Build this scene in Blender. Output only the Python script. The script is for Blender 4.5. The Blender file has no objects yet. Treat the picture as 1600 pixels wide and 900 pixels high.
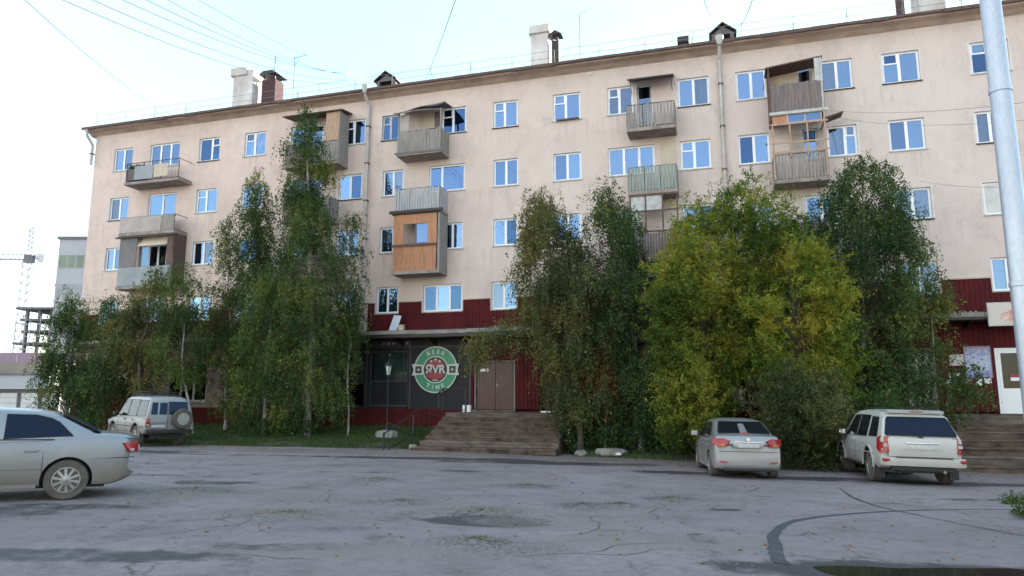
import bpy, bmesh, math, random
import numpy as np
from mathutils import Vector, Matrix, noise as mnoise
random.seed(7); RNG = np.random.default_rng(7)
R = math.radians
scene = bpy.context.scene
COL = scene.collection

# ------------------------------------------------------------------ camera
EYE = 1.65
PITCH = math.atan(168 / 1091.0)
cam_d = bpy.data.cameras.new('camera')
cam_d.sensor_width = 36.0
cam_d.lens = 1091.0 / 1600 * 36
cam_d.clip_start = 0.1
cam_d.clip_end = 3000
cam = bpy.data.objects.new('camera', cam_d)
COL.objects.link(cam)
cam.location = (0, 0, EYE)
cam.rotation_euler = (R(90) + PITCH, 0, 0)
scene.camera = cam

# ------------------------------------------------------------------ world, sun, exposure
SUN_EL, SUN_AZ = 17.0, 52.0   # azimuth clockwise from +Y: low behind the block, to the right
world = bpy.data.worlds.new("World")
scene.world = world
world.use_nodes = True
wn, wl = world.node_tree.nodes, world.node_tree.links
wn.clear()
w_out = wn.new('ShaderNodeOutputWorld')
w_bg = wn.new('ShaderNodeBackground')
w_bg.inputs['Strength'].default_value = 0.15
w_sky = wn.new('ShaderNodeTexSky')
w_sky.sky_type = 'NISHITA'
w_sky.sun_disc = False
w_sky.sun_elevation = R(SUN_EL)
w_sky.sun_rotation = R(SUN_AZ)
w_sky.air_density = 1.2
w_sky.dust_density = .5
w_sky.ozone_density = 1.0
# thin noisy veil mixed over the sky
tc = wn.new('ShaderNodeTexCoord')
mp = wn.new('ShaderNodeMapping'); mp.inputs['Scale'].default_value = (1.0, 1.0, 2.5)
nz = wn.new('ShaderNodeTexNoise'); nz.inputs['Scale'].default_value = 1.6; nz.inputs['Detail'].default_value = 6
rp = wn.new('ShaderNodeValToRGB')
rp.color_ramp.elements[0].position = 0.30; rp.color_ramp.elements[0].color = (0.45, 0.45, 0.45, 1)
rp.color_ramp.elements[1].position = 0.75; rp.color_ramp.elements[1].color = (0.92, 0.92, 0.92, 1)
mx = wn.new('ShaderNodeMix'); mx.data_type = 'RGBA'
veil = wn.new('ShaderNodeMix'); veil.data_type = 'RGBA'; veil.blend_type = 'MIX'
wl.new(tc.outputs['Generated'], mp.inputs['Vector'])
wl.new(mp.outputs[0], nz.inputs['Vector'])
wl.new(nz.outputs['Fac'], rp.inputs['Fac'])
# the veil is thickest round the hidden sun and thins towards the opposite sky
w_dot = wn.new('ShaderNodeVectorMath'); w_dot.operation = 'DOT_PRODUCT'
wl.new(tc.outputs['Generated'], w_dot.inputs[0])
w_dot.inputs[1].default_value = (math.sin(R(SUN_AZ)) * math.cos(R(SUN_EL)), math.cos(R(SUN_AZ)) * math.cos(R(SUN_EL)), math.sin(R(SUN_EL)))
w_mr = wn.new('ShaderNodeMapRange'); w_mr.inputs[1].default_value = -1.0; w_mr.inputs[2].default_value = 1.0
w_mr.inputs[3].default_value = 0.75; w_mr.inputs[4].default_value = 1.0
wl.new(w_dot.outputs['Value'], w_mr.inputs[0])
w_mul = wn.new('ShaderNodeMath'); w_mul.operation = 'MULTIPLY'
wl.new(rp.outputs['Color'], w_mul.inputs[0]); wl.new(w_mr.outputs[0], w_mul.inputs[1])
wl.new(w_mul.outputs[0], mx.inputs['Factor'])
wl.new(w_sky.outputs[0], mx.inputs['A'])
w_vc = wn.new('ShaderNodeMix'); w_vc.data_type = 'RGBA'
w_f = wn.new('ShaderNodeMapRange'); w_f.interpolation_type = 'SMOOTHSTEP'
w_f.inputs[1].default_value = -0.9; w_f.inputs[2].default_value = 0.7
wl.new(w_dot.outputs['Value'], w_f.inputs[0]); wl.new(w_f.outputs[0], w_vc.inputs['Factor'])
w_vc.inputs['A'].default_value = (2.7, 2.35, 2.3, 1)      # added warm bright sky opposite the sun, lights the facade
w_vc.inputs['B'].default_value = (0.82, 1.46, 1.78, 1)      # dimmer cyan tint for the sky towards the sun
wl.new(w_vc.outputs['Result'], mx.inputs['B'])
wl.new(mx.outputs['Result'], w_bg.inputs['Color'])
wl.new(w_bg.outputs[0], w_out.inputs['Surface'])

sun_d = bpy.data.lights.new('sun', 'SUN')
sun_d.energy = 3.5
sun_d.angle = R(0.53)
sun_d.color = (1.0, 0.94, 0.85)
sun = bpy.data.objects.new('sun', sun_d)
COL.objects.link(sun)
sdir = Vector((math.sin(R(SUN_AZ)) * math.cos(R(SUN_EL)), math.cos(R(SUN_AZ)) * math.cos(R(SUN_EL)), math.sin(R(SUN_EL))))
sun.rotation_euler = sdir.to_track_quat('Z', 'Y').to_euler()
sun.location = sdir * 100

scene.view_settings.view_transform = 'Standard'
scene.view_settings.look = 'None'
scene.view_settings.exposure = 2.32
scene.view_settings.gamma = 1.0

# ------------------------------------------------------------------ materials
def nt(name):
    m = bpy.data.materials.new(name); m.use_nodes = True
    n = m.node_tree.nodes; l = m.node_tree.links; n.clear()
    out = n.new('ShaderNodeOutputMaterial')
    b = n.new('ShaderNodeBsdfPrincipled')
    l.new(b.outputs[0], out.inputs['Surface'])
    return m, n, l, b, out

def noise_node(n, l, scale, detail=5, rough=0.55, vec=None, stretch=None):
    t = n.new('ShaderNodeTexCoord')
    src = t.outputs['Object'] if vec is None else vec
    if stretch:
        mpn = n.new('ShaderNodeMapping'); mpn.inputs['Scale'].default_value = stretch
        l.new(src, mpn.inputs['Vector']); src = mpn.outputs[0]
    x = n.new('ShaderNodeTexNoise')
    x.inputs['Scale'].default_value = scale
    x.inputs['Detail'].default_value = detail
    x.inputs['Roughness'].default_value = rough
    l.new(src, x.inputs['Vector'])
    return x

def ramp(n, l, fac, stops):
    r = n.new('ShaderNodeValToRGB')
    e = r.color_ramp.elements
    while len(e) < len(stops): e.new(0.5)
    for i, (p, c) in enumerate(stops):
        e[i].position = p
        e[i].color = (c[0], c[1], c[2], 1) if isinstance(c, tuple) else (c, c, c, 1)
    l.new(fac, r.inputs['Fac'])
    return r

def mixc(n, l, fac, a, b, mode='MIX'):
    m = n.new('ShaderNodeMix'); m.data_type = 'RGBA'; m.blend_type = mode
    for k, v in (('Factor', fac), ('A', a), ('B', b)):
        if isinstance(v, (int, float)): m.inputs[k].default_value = v
        elif isinstance(v, tuple): m.inputs[k].default_value = (*v, 1)
        else: l.new(v, m.inputs[k])
    return m.outputs['Result']

def math_node(n, l, op, a, b=None):
    m = n.new('ShaderNodeMath'); m.operation = op
    for i, v in enumerate((a, b)):
        if v is None: continue
        if isinstance(v, (int, float)): m.inputs[i].default_value = v
        else: l.new(v, m.inputs[i])
    return m.outputs[0]

def bump(n, l, b, h, strength, dist=0.02):
    bp = n.new('ShaderNodeBump'); bp.inputs['Strength'].default_value = strength
    bp.inputs['Distance'].default_value = dist
    l.new(h, bp.inputs['Height']); l.new(bp.outputs[0], b.inputs['Normal'])

def pmat(name, c1, c2=None, scale=4.0, rough=0.7, metal=0.0, bmp=0.2, stretch=None, spec=0.5, fine=40.0):
    m, n, l, b, o = nt(name)
    c2 = c2 or tuple(v * 0.75 for v in c1)
    x = noise_node(n, l, scale, 6, 0.6, stretch=stretch)
    r = ramp(n, l, x.outputs['Fac'], [(0.3, c2), (0.7, c1)])
    f = noise_node(n, l, fine, 3, 0.6, stretch=stretch)
    col = mixc(n, l, 0.35, r.outputs['Color'], ramp(n, l, f.outputs['Fac'], [(0.3, 0.55), (0.7, 1.0)]).outputs['Color'], 'MULTIPLY')
    l.new(col, b.inputs['Base Color'])
    b.inputs['Roughness'].default_value = rough
    b.inputs['Metallic'].default_value = metal
    b.inputs['Specular IOR Level'].default_value = spec
    if bmp: bump(n, l, b, f.outputs['Fac'], bmp)
    return m

M = {}
# stained plaster: pink beige, greyer blotches, drip marks, mended patches
m, n, l, b, o = nt('plaster'); M['plaster'] = m
big = noise_node(n, l, 0.28, 5, 0.6)
mid = noise_node(n, l, 1.3, 7, 0.68)
drip = noise_node(n, l, 1.0, 4, 0.6, stretch=(2.6, 2.6, 0.22))
fine = noise_node(n, l, 22, 4, 0.7)
c = ramp(n, l, big.outputs['Fac'], [(0.30, (0.63, 0.495, 0.435)), (0.52, (0.74, 0.58, 0.50)), (0.72, (0.79, 0.62, 0.53))]).outputs['Color']
tx = n.new('ShaderNodeTexCoord'); sx = n.new('ShaderNodeSeparateXYZ'); l.new(tx.outputs['Object'], sx.inputs[0])
gx = n.new('ShaderNodeMapRange'); gx.inputs[1].default_value = -14; gx.inputs[2].default_value = 14; l.new(sx.outputs[0], gx.inputs[0])
gxx = math_node(n, l, 'MULTIPLY', math_node(n, l, 'ADD', gx.outputs[0], math_node(n, l, 'MULTIPLY', math_node(n, l, 'SUBTRACT', big.outputs['Fac'], 0.5), 1.2)), 0.75)
c = mixc(n, l, gxx, c, (0.64, 0.555, 0.51))
blot = noise_node(n, l, 0.6, 8, 0.75, stretch=(1.0, 1.0, 0.55))
c = mixc(n, l, ramp(n, l, blot.outputs['Fac'], [(0.52, 0.0), (0.60, 0.35), (0.75, 0.6)]).outputs['Color'], c, (0.50, 0.42, 0.37))
c = mixc(n, l, ramp(n, l, mid.outputs['Fac'], [(0.48, 0.0), (0.70, 0.55)]).outputs['Color'], c, (0.56, 0.45, 0.39))
c = mixc(n, l, ramp(n, l, drip.outputs['Fac'], [(0.58, 0.0), (0.80, 0.40)]).outputs['Color'], c, (0.50, 0.43, 0.38))
patch = n.new('ShaderNodeTexVoronoi'); patch.inputs['Scale'].default_value = 0.45
tcn = n.new('ShaderNodeTexCoord'); l.new(tcn.outputs['Object'], patch.inputs['Vector'])
pr = n.new('ShaderNodeSeparateColor'); l.new(patch.outputs['Color'], pr.inputs[0])
c = mixc(n, l, ramp(n, l, pr.outputs[0], [(0.7, 0.0), (0.75, 0.16)]).outputs['Color'], c, (0.82, 0.70, 0.60))
fz = math_node(n, l, 'FRACT', math_node(n, l, 'DIVIDE', math_node(n, l, 'SUBTRACT', sx.outputs[2], 5.47), 2.865))
runs = noise_node(n, l, 1.0, 5, 0.7, stretch=(5.5, 5.5, 0.16))
rm = math_node(n, l, 'MULTIPLY', ramp(n, l, fz, [(0.55, 0.0), (0.97, 1.0), (1.0, 0.0)]).outputs['Color'], ramp(n, l, runs.outputs['Fac'], [(0.52, 0.0), (0.68, 0.55)]).outputs['Color'])
c = mixc(n, l, rm, c, (0.40, 0.34, 0.31))
crk = noise_node(n, l, 0.9, 10, 0.85)
c = mixc(n, l, ramp(n, l, crk.outputs['Fac'], [(0.575, 0.0), (0.60, 0.5), (0.66, 0.5)]).outputs['Color'], c, (0.47, 0.41, 0.38))
c = mixc(n, l, 0.4, c, ramp(n, l, fine.outputs['Fac'], [(0.3, 0.6), (0.7, 1.0)]).outputs['Color'], 'MULTIPLY')
l.new(c, b.inputs['Base Color']); b.inputs['Roughness'].default_value = 0.9
bump(n, l, b, mid.outputs['Fac'], 0.35, 0.05)

M['reveal'] = pmat('reveal', (0.76, 0.72, 0.68), (0.60, 0.54, 0.50), 3)
M['cornice'] = pmat('cornice', (0.60, 0.45, 0.36), (0.34, 0.26, 0.21), 1.1, stretch=(1, 1, 4))
M['roof'] = pmat('roof', (0.16, 0.15, 0.15), (0.09, 0.085, 0.08), 0.8)
M['red'] = pmat('red_cladding', (0.125, 0.015, 0.019), (0.060, 0.010, 0.012), 1.2, 0.7, bmp=0.05, spec=.15)
M['redpl'] = pmat('red_plinth', (0.11, 0.014, 0.014), (0.055, 0.010, 0.010), 1.6, 0.8, spec=.15)
M['concrete'] = pmat('concrete', (0.34, 0.32, 0.29), (0.18, 0.165, 0.15), 1.8, 0.9, bmp=0.5)
M['step'] = pmat('step_concrete', (0.195, 0.138, 0.105), (0.050, 0.036, 0.030), 1.6, 0.95, bmp=0.9, fine=14, stretch=(1, 2.5, 2.5), spec=.2)
M['steptop'] = pmat('step_concrete_pale', (0.24, 0.195, 0.16), (0.085, 0.066, 0.056), 1.6, 0.95, bmp=0.9, fine=14, stretch=(1, 2.5, 2.5), spec=.2)
M['stone'] = pmat('stone_facing', (0.42, 0.30, 0.26), (0.22, 0.16, 0.14), 2.2, 0.9, bmp=0.5)
M['shopgrey'] = pmat('shop_grey', (0.026, 0.021, 0.025), (0.017, 0.015, 0.018), 1.3, 0.55, spec=.25, bmp=0.05)
M['shopgrey2'] = pmat('shop_grey_light', (0.055, 0.056, 0.056), (0.035, 0.036, 0.037), 1.3, 0.5, bmp=0.05)
M['white'] = pmat('white_frame', (0.92, 0.92, 0.92), (0.86, 0.86, 0.86), 3, 0.4, bmp=0.02)
M['oldwhite'] = pmat('old_white_frame', (0.60, 0.60, 0.58), (0.38, 0.37, 0.35), 5, 0.7)
M['pipe'] = pmat('pale_downpipe', (0.62, 0.60, 0.57), (0.42, 0.39, 0.36), 3, 0.6, stretch=(1, 1, 0.4))
M['whitewash'] = pmat('whitewash', (0.78, 0.74, 0.70), (0.48, 0.43, 0.40), 1.4, 0.9, bmp=0.5, stretch=(1, 1, 0.5))
M['darkbrick'] = pmat('dark_brick', (0.10, 0.045, 0.045), (0.05, 0.03, 0.03), 4, 0.9)
M['darkmetal'] = pmat('dark_metal', (0.03, 0.03, 0.034), (0.05, 0.035, 0.03), 5, 0.5, 0.4)
M['rust'] = pmat('rusty_metal', (0.16, 0.10, 0.08), (0.08, 0.05, 0.04), 6, 0.8)
M['slat'] = pmat('grey_wood', (0.37, 0.34, 0.31), (0.20, 0.18, 0.165), 3, 0.85, stretch=(6, 6, 0.6))
M['slatpale'] = pmat('pale_grey_wood', (0.50, 0.50, 0.50), (0.33, 0.33, 0.33), 3, 0.85, stretch=(6, 6, 0.6))
M['slatgreen'] = pmat('green_grey_wood', (0.34, 0.38, 0.34), (0.22, 0.25, 0.22), 3, 0.85, stretch=(6, 6, 0.6))
M['slatdark'] = pmat('brown_grey_wood', (0.26, 0.21, 0.19), (0.12, 0.10, 0.10), 3, 0.85, stretch=(6, 6, 0.6))
M['orange'] = pmat('orange_wood', (0.58, 0.27, 0.13), (0.34, 0.15, 0.075), 3, 0.6, stretch=(6, 6, 0.6))
M['lumber'] = pmat('raw_lumber', (0.55, 0.38, 0.27), (0.34, 0.22, 0.15), 3, 0.85, stretch=(5, 5, 0.8))
M['sheetpink'] = pmat('pinkish_sheet', (0.50, 0.43, 0.40), (0.36, 0.31, 0.29), 1.6, 0.7)
M['sheetgrey'] = pmat('blue_grey_sheet', (0.34, 0.37, 0.38), (0.22, 0.25, 0.26), 1.6, 0.6)
M['sheetdark'] = pmat('dark_grey_sheet', (0.20, 0.185, 0.18), (0.13, 0.12, 0.12), 1.6, 0.7)
M['cream'] = pmat('cream_board', (0.66, 0.56, 0.42), (0.50, 0.42, 0.33), 1.6, 0.8)
M['awning'] = pmat('grey_awning', (0.20, 0.18, 0.18), (0.10, 0.09, 0.09), 2.5, 0.9)
M['slab'] = pmat('balcony_slab', (0.42, 0.34, 0.29), (0.22, 0.18, 0.16), 2.5, 0.9, bmp=0.5)
M['curtain'] = pmat('curtain', (0.70, 0.68, 0.66), (0.50, 0.49, 0.48), 2, 0.9, stretch=(12, 1, 0.3))
M['curtainmauve'] = pmat('mauve_curtain', (0.36, 0.27, 0.32), (0.24, 0.17, 0.22), 2, 0.9, stretch=(12, 1, 0.3))
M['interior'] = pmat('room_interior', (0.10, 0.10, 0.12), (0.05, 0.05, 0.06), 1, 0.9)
M['board'] = pmat('white_board', (0.70, 0.68, 0.64), (0.55, 0.53, 0.50), 3, 0.8)
M['browndoor'] = pmat('brown_door', (0.135, 0.060, 0.045), (0.085, 0.040, 0.032), 2, 0.5, bmp=0.05)
M['polegrey'] = pmat('painted_pole', (0.52, 0.56, 0.62), (0.38, 0.42, 0.48), 2.2, 0.35, 0.35, bmp=0.05, stretch=(1, 1, 0.3))
M['cable'] = pmat('cable', (0.26, 0.26, 0.27), (0.20, 0.20, 0.21), 4, 0.6)
M['bark'] = pmat('birch_bark', (0.50, 0.47, 0.42), (0.10, 0.085, 0.07), 9, 0.85, stretch=(1, 1, 0.7))
M['barkdark'] = pmat('dark_bark', (0.13, 0.105, 0.08), (0.06, 0.045, 0.035), 6, 0.9)
M['lightgrey'] = pmat('light_grey_wall', (0.46, 0.47, 0.50), (0.36, 0.37, 0.40), 0.2, 0.8)
M['farconcrete'] = pmat('far_concrete', (0.20, 0.19, 0.21), (0.12, 0.115, 0.13), 0.3, 0.9)
M['beige'] = pmat('beige_wall', (0.33, 0.30, 0.25), (0.24, 0.21, 0.18), 0.6, 0.9)
M['shutter'] = pmat('white_shutter', (0.66, 0.67, 0.66), (0.56, 0.57, 0.56), 1.2, 0.6)
M['farsteel'] = pmat('hazed_steel', (0.62, 0.65, 0.66), (0.5, 0.52, 0.53), 1, 0.6)  # paled so that distance haze is put into the colour
M['aerial'] = pmat('aerial_metal', (0.13, 0.13, 0.14), (0.08, 0.08, 0.09), 4, 0.6)
M['litwin'] = pmat('greenish_glass', (0.16, 0.22, 0.14), (0.10, 0.13, 0.10), 0.6, 0.15)
M['fabric'] = pmat('mirrorbag', (0.5, 0.5, 0.5))

def glass_mat(name, tint, refl=0.28, rough=0.02, wav=0.15, refl_tint=(0.95, 0.97, 1.0)):
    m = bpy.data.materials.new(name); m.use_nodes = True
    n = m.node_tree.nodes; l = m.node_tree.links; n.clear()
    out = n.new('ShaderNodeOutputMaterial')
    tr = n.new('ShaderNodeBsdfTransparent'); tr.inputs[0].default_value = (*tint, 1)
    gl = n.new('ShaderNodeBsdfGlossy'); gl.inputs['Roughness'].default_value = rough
    gl.inputs[0].default_value = (*refl_tint, 1)
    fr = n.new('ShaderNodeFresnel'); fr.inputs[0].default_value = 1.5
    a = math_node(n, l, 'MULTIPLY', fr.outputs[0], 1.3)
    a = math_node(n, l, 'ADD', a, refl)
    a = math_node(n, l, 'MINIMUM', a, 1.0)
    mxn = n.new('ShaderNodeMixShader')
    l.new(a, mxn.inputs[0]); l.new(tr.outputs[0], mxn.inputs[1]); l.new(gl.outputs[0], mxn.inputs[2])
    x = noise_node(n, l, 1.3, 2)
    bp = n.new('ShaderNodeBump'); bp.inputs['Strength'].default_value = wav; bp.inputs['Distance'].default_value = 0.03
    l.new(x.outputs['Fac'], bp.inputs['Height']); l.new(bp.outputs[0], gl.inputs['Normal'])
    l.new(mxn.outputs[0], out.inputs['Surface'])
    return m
M['glass'] = glass_mat('window_glass', (0.42, 0.52, 0.62), 0.15, refl_tint=(0.40, 0.60, 0.92))  # blue gloss colours paint in the reflected sky, here and in the variants
M['glass_d'] = glass_mat('window_glass_clear', (0.62, 0.68, 0.74), 0.10, refl_tint=(0.50, 0.66, 0.88))
M['glass_b'] = glass_mat('window_glass_deep', (0.30, 0.40, 0.52), 0.08, refl_tint=(0.30, 0.54, 0.95))
M['glass_c'] = glass_mat('window_glass_pale', (0.42, 0.50, 0.56), 0.22, refl_tint=(0.42, 0.64, 0.95))
M['shopglass'] = glass_mat('shop_glass', (0.5, 0.55, 0.55), 0.02, refl_tint=(0.34, 0.36, 0.38))  # grey gloss colour dims the bright horizon reflection
m, n, l, b, o = nt('car_glass'); M['carglass'] = m
b.inputs['Base Color'].default_value = (0.006, 0.008, 0.014, 1); b.inputs['Roughness'].default_value = 0.10
b.inputs['Specular IOR Level'].default_value = 0.38; b.inputs['Specular Tint'].default_value = (0.45, 0.62, 1.0, 1)  # blue specular tint puts sky colour into the reflections

def paint_mat(name, col, metal, rough, dirt, dcol=(0.16, 0.13, 0.10), z0=0.25, z1=0.85):
    m, n, l, b, o = nt(name)
    x = noise_node(n, l, 3.0, 5, 0.65)
    t = n.new('ShaderNodeTexCoord'); s = n.new('ShaderNodeSeparateXYZ'); l.new(t.outputs['Object'], s.inputs[0])
    mr = n.new('ShaderNodeMapRange'); mr.inputs[1].default_value = z0; mr.inputs[2].default_value = z1
    mr.inputs[3].default_value = 1.0; mr.inputs[4].default_value = 0.12
    l.new(s.outputs[2], mr.inputs[0])
    d = math_node(n, l, 'MULTIPLY', mr.outputs[0], ramp(n, l, x.outputs['Fac'], [(0.25, 0.55), (0.75, 1.0)]).outputs['Color'])
    d = math_node(n, l, 'MULTIPLY', d, dirt)
    l.new(mixc(n, l, d, col, dcol), b.inputs['Base Color'])
    l.new(math_node(n, l, 'MULTIPLY', math_node(n, l, 'SUBTRACT', 1.0, d), metal), b.inputs['Metallic'])
    l.new(math_node(n, l, 'ADD', math_node(n, l, 'MULTIPLY', d, 0.5), rough), b.inputs['Roughness'])
    l.new(math_node(n, l, 'MULTIPLY', math_node(n, l, 'SUBTRACT', 1.0, d), 0.5), b.inputs['Coat Weight']); b.inputs['Coat Roughness'].default_value = 0.12
    return m
M['silver'] = paint_mat('silver_paint', (0.27, 0.28, 0.295), 0.5, 0.26, 1.0, (0.185, 0.150, 0.115), 0.45, 1.02)
M['silver2'] = paint_mat('silver_paint_clean', (0.30, 0.30, 0.305), 0.45, 0.28, 0.6, (0.27, 0.23, 0.185), 0.3, 1.0)
M['whitepaint'] = paint_mat('white_paint', (0.50, 0.49, 0.46), 0.0, 0.30, 0.75, (0.25, 0.21, 0.165), 0.4, 1.25)
M['greypaint'] = paint_mat('dull_white_paint', (0.30, 0.30, 0.30), 0.1, 0.38, 0.8, (0.20, 0.175, 0.14), 0.5, 1.4)
M['tyre'] = pmat('tyre', (0.05, 0.046, 0.042), (0.03, 0.028, 0.026), 8, 0.9)
M['tyredusty'] = pmat('dusty_tyre', (0.13, 0.11, 0.09), (0.07, 0.06, 0.05), 8, 0.9)
M['black'] = pmat('black_trim', (0.018, 0.018, 0.02), (0.012, 0.012, 0.013), 4, 0.6, bmp=0.02)
M['rim'] = pmat('alloy', (0.42, 0.40, 0.37), (0.28, 0.26, 0.24), 6, 0.4, 0.6)
M['chrome'] = pmat('chrome', (0.65, 0.65, 0.65), (0.55, 0.55, 0.55), 4, 0.15, 0.9, bmp=0)
M['redlens'] = pmat('red_lens', (0.42, 0.02, 0.02), (0.25, 0.012, 0.015), 12, 0.12, bmp=0.02)
M['clearlens'] = pmat('clear_lens', (0.55, 0.45, 0.43), (0.45, 0.3, 0.3), 12, 0.12, bmp=0.02)
M['amber'] = pmat('amber_lens', (0.6, 0.2, 0.04), (0.45, 0.14, 0.03), 12, 0.15, bmp=0.02)
M['plate'] = pmat('number_plate', (0.58, 0.57, 0.55), (0.38, 0.37, 0.36), 16, 0.5)
M['signgreen'] = pmat('sign_green', (0.02, 0.27, 0.13), (0.015, 0.21, 0.10), 5, 0.4, bmp=0.02)
M['signred'] = pmat('sign_red', (0.32, 0.02, 0.035), (0.24, 0.015, 0.025), 5, 0.4, bmp=0.02)
M['signwhite'] = pmat('sign_white', (0.60, 0.66, 0.60), (0.50, 0.56, 0.50), 5, 0.5, bmp=0.02)
M['signdark'] = pmat('sign_dark', (0.05, 0.02, 0.025), (0.04, 0.015, 0.02), 5, 0.5, bmp=0.02)

def leaf_mat(name, stops, trans=0.35):
    m, n, l, b, o = nt(name)
    at = n.new('ShaderNodeAttribute'); at.attribute_name = 'tint'
    r = ramp(n, l, at.outputs['Fac'], stops)
    l.new(r.outputs['Color'], b.inputs['Base Color'])
    b.inputs['Roughness'].default_value = 0.65
    b.inputs['Specular IOR Level'].default_value = 0.25
    tl = n.new('ShaderNodeBsdfTranslucent')
    l.new(mixc(n, l, 0.6, r.outputs['Color'], (1.4, 1.5, 0.7), 'MULTIPLY'), tl.inputs[0])
    ms = n.new('ShaderNodeMixShader'); ms.inputs[0].default_value = trans
    l.new(b.outputs[0], ms.inputs[1]); l.new(tl.outputs[0], ms.inputs[2]); l.new(ms.outputs[0], o.inputs['Surface'])
    return m
M['leaf_dark'] = leaf_mat('leaf_dark', [(0, (0.022, 0.048, 0.018)), (0.45, (0.050, 0.095, 0.028)), (0.8, (0.105, 0.155, 0.036)), (1, (0.22, 0.21, 0.05))])
M['leaf_mid'] = leaf_mat('leaf_mid', [(0, (0.035, 0.068, 0.020)), (0.45, (0.085, 0.135, 0.030)), (0.8, (0.16, 0.195, 0.042)), (1, (0.30, 0.25, 0.05))])
M['leaf_olive'] = leaf_mat('leaf_olive', [(0, (0.045, 0.060, 0.024)), (0.45, (0.105, 0.120, 0.040)), (0.8, (0.18, 0.175, 0.055)), (1, (0.30, 0.19, 0.055))])
M['leaf_yellow'] = leaf_mat('leaf_yellow', [(0, (0.055, 0.090, 0.016)), (0.35, (0.14, 0.18, 0.028)), (0.75, (0.29, 0.29, 0.045)), (1, (0.42, 0.34, 0.055))], 0.45)
M['leaf_yellowgreen'] = leaf_mat('leaf_yellowgreen', [(0, (0.036, 0.075, 0.014)), (0.45, (0.11, 0.17, 0.026)), (0.8, (0.22, 0.25, 0.034)), (1, (0.36, 0.30, 0.04))], 0.45)
M['leaf_orange'] = leaf_mat('leaf_orange', [(0, (0.10, 0.060, 0.026)), (0.5, (0.20, 0.10, 0.035)), (1, (0.33, 0.14, 0.04))])
M['grass'] = leaf_mat('grass_blades', [(0, (0.030, 0.060, 0.018)), (0.6, (0.060, 0.10, 0.025)), (1, (0.16, 0.15, 0.05))], 0.2)
M['drygrass'] = leaf_mat('dry_grass', [(0, (0.10, 0.095, 0.05)), (0.6, (0.16, 0.15, 0.08)), (1, (0.24, 0.21, 0.12))], 0.2)
M['soil'] = pmat('soil', (0.10, 0.088, 0.06), (0.05, 0.055, 0.03), 2.2, 0.95, bmp=0.8, fine=14)

# ------------------------------------------------------------------ helpers
def prop(o, label=None, cat=None, group=None, kind=None):
    if label: o['label'] = label
    if cat: o['category'] = cat
    if group: o['group'] = group
    if kind: o['kind'] = kind
    return o

def empty(name, loc=(0, 0, 0), rz=0.0, parent=None, **k):
    o = bpy.data.objects.new(name, None); COL.objects.link(o)
    o.location = loc; o.rotation_euler = (0, 0, rz); o.empty_display_size = 0.3
    if parent: o.parent = parent
    return prop(o, **k)

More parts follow.
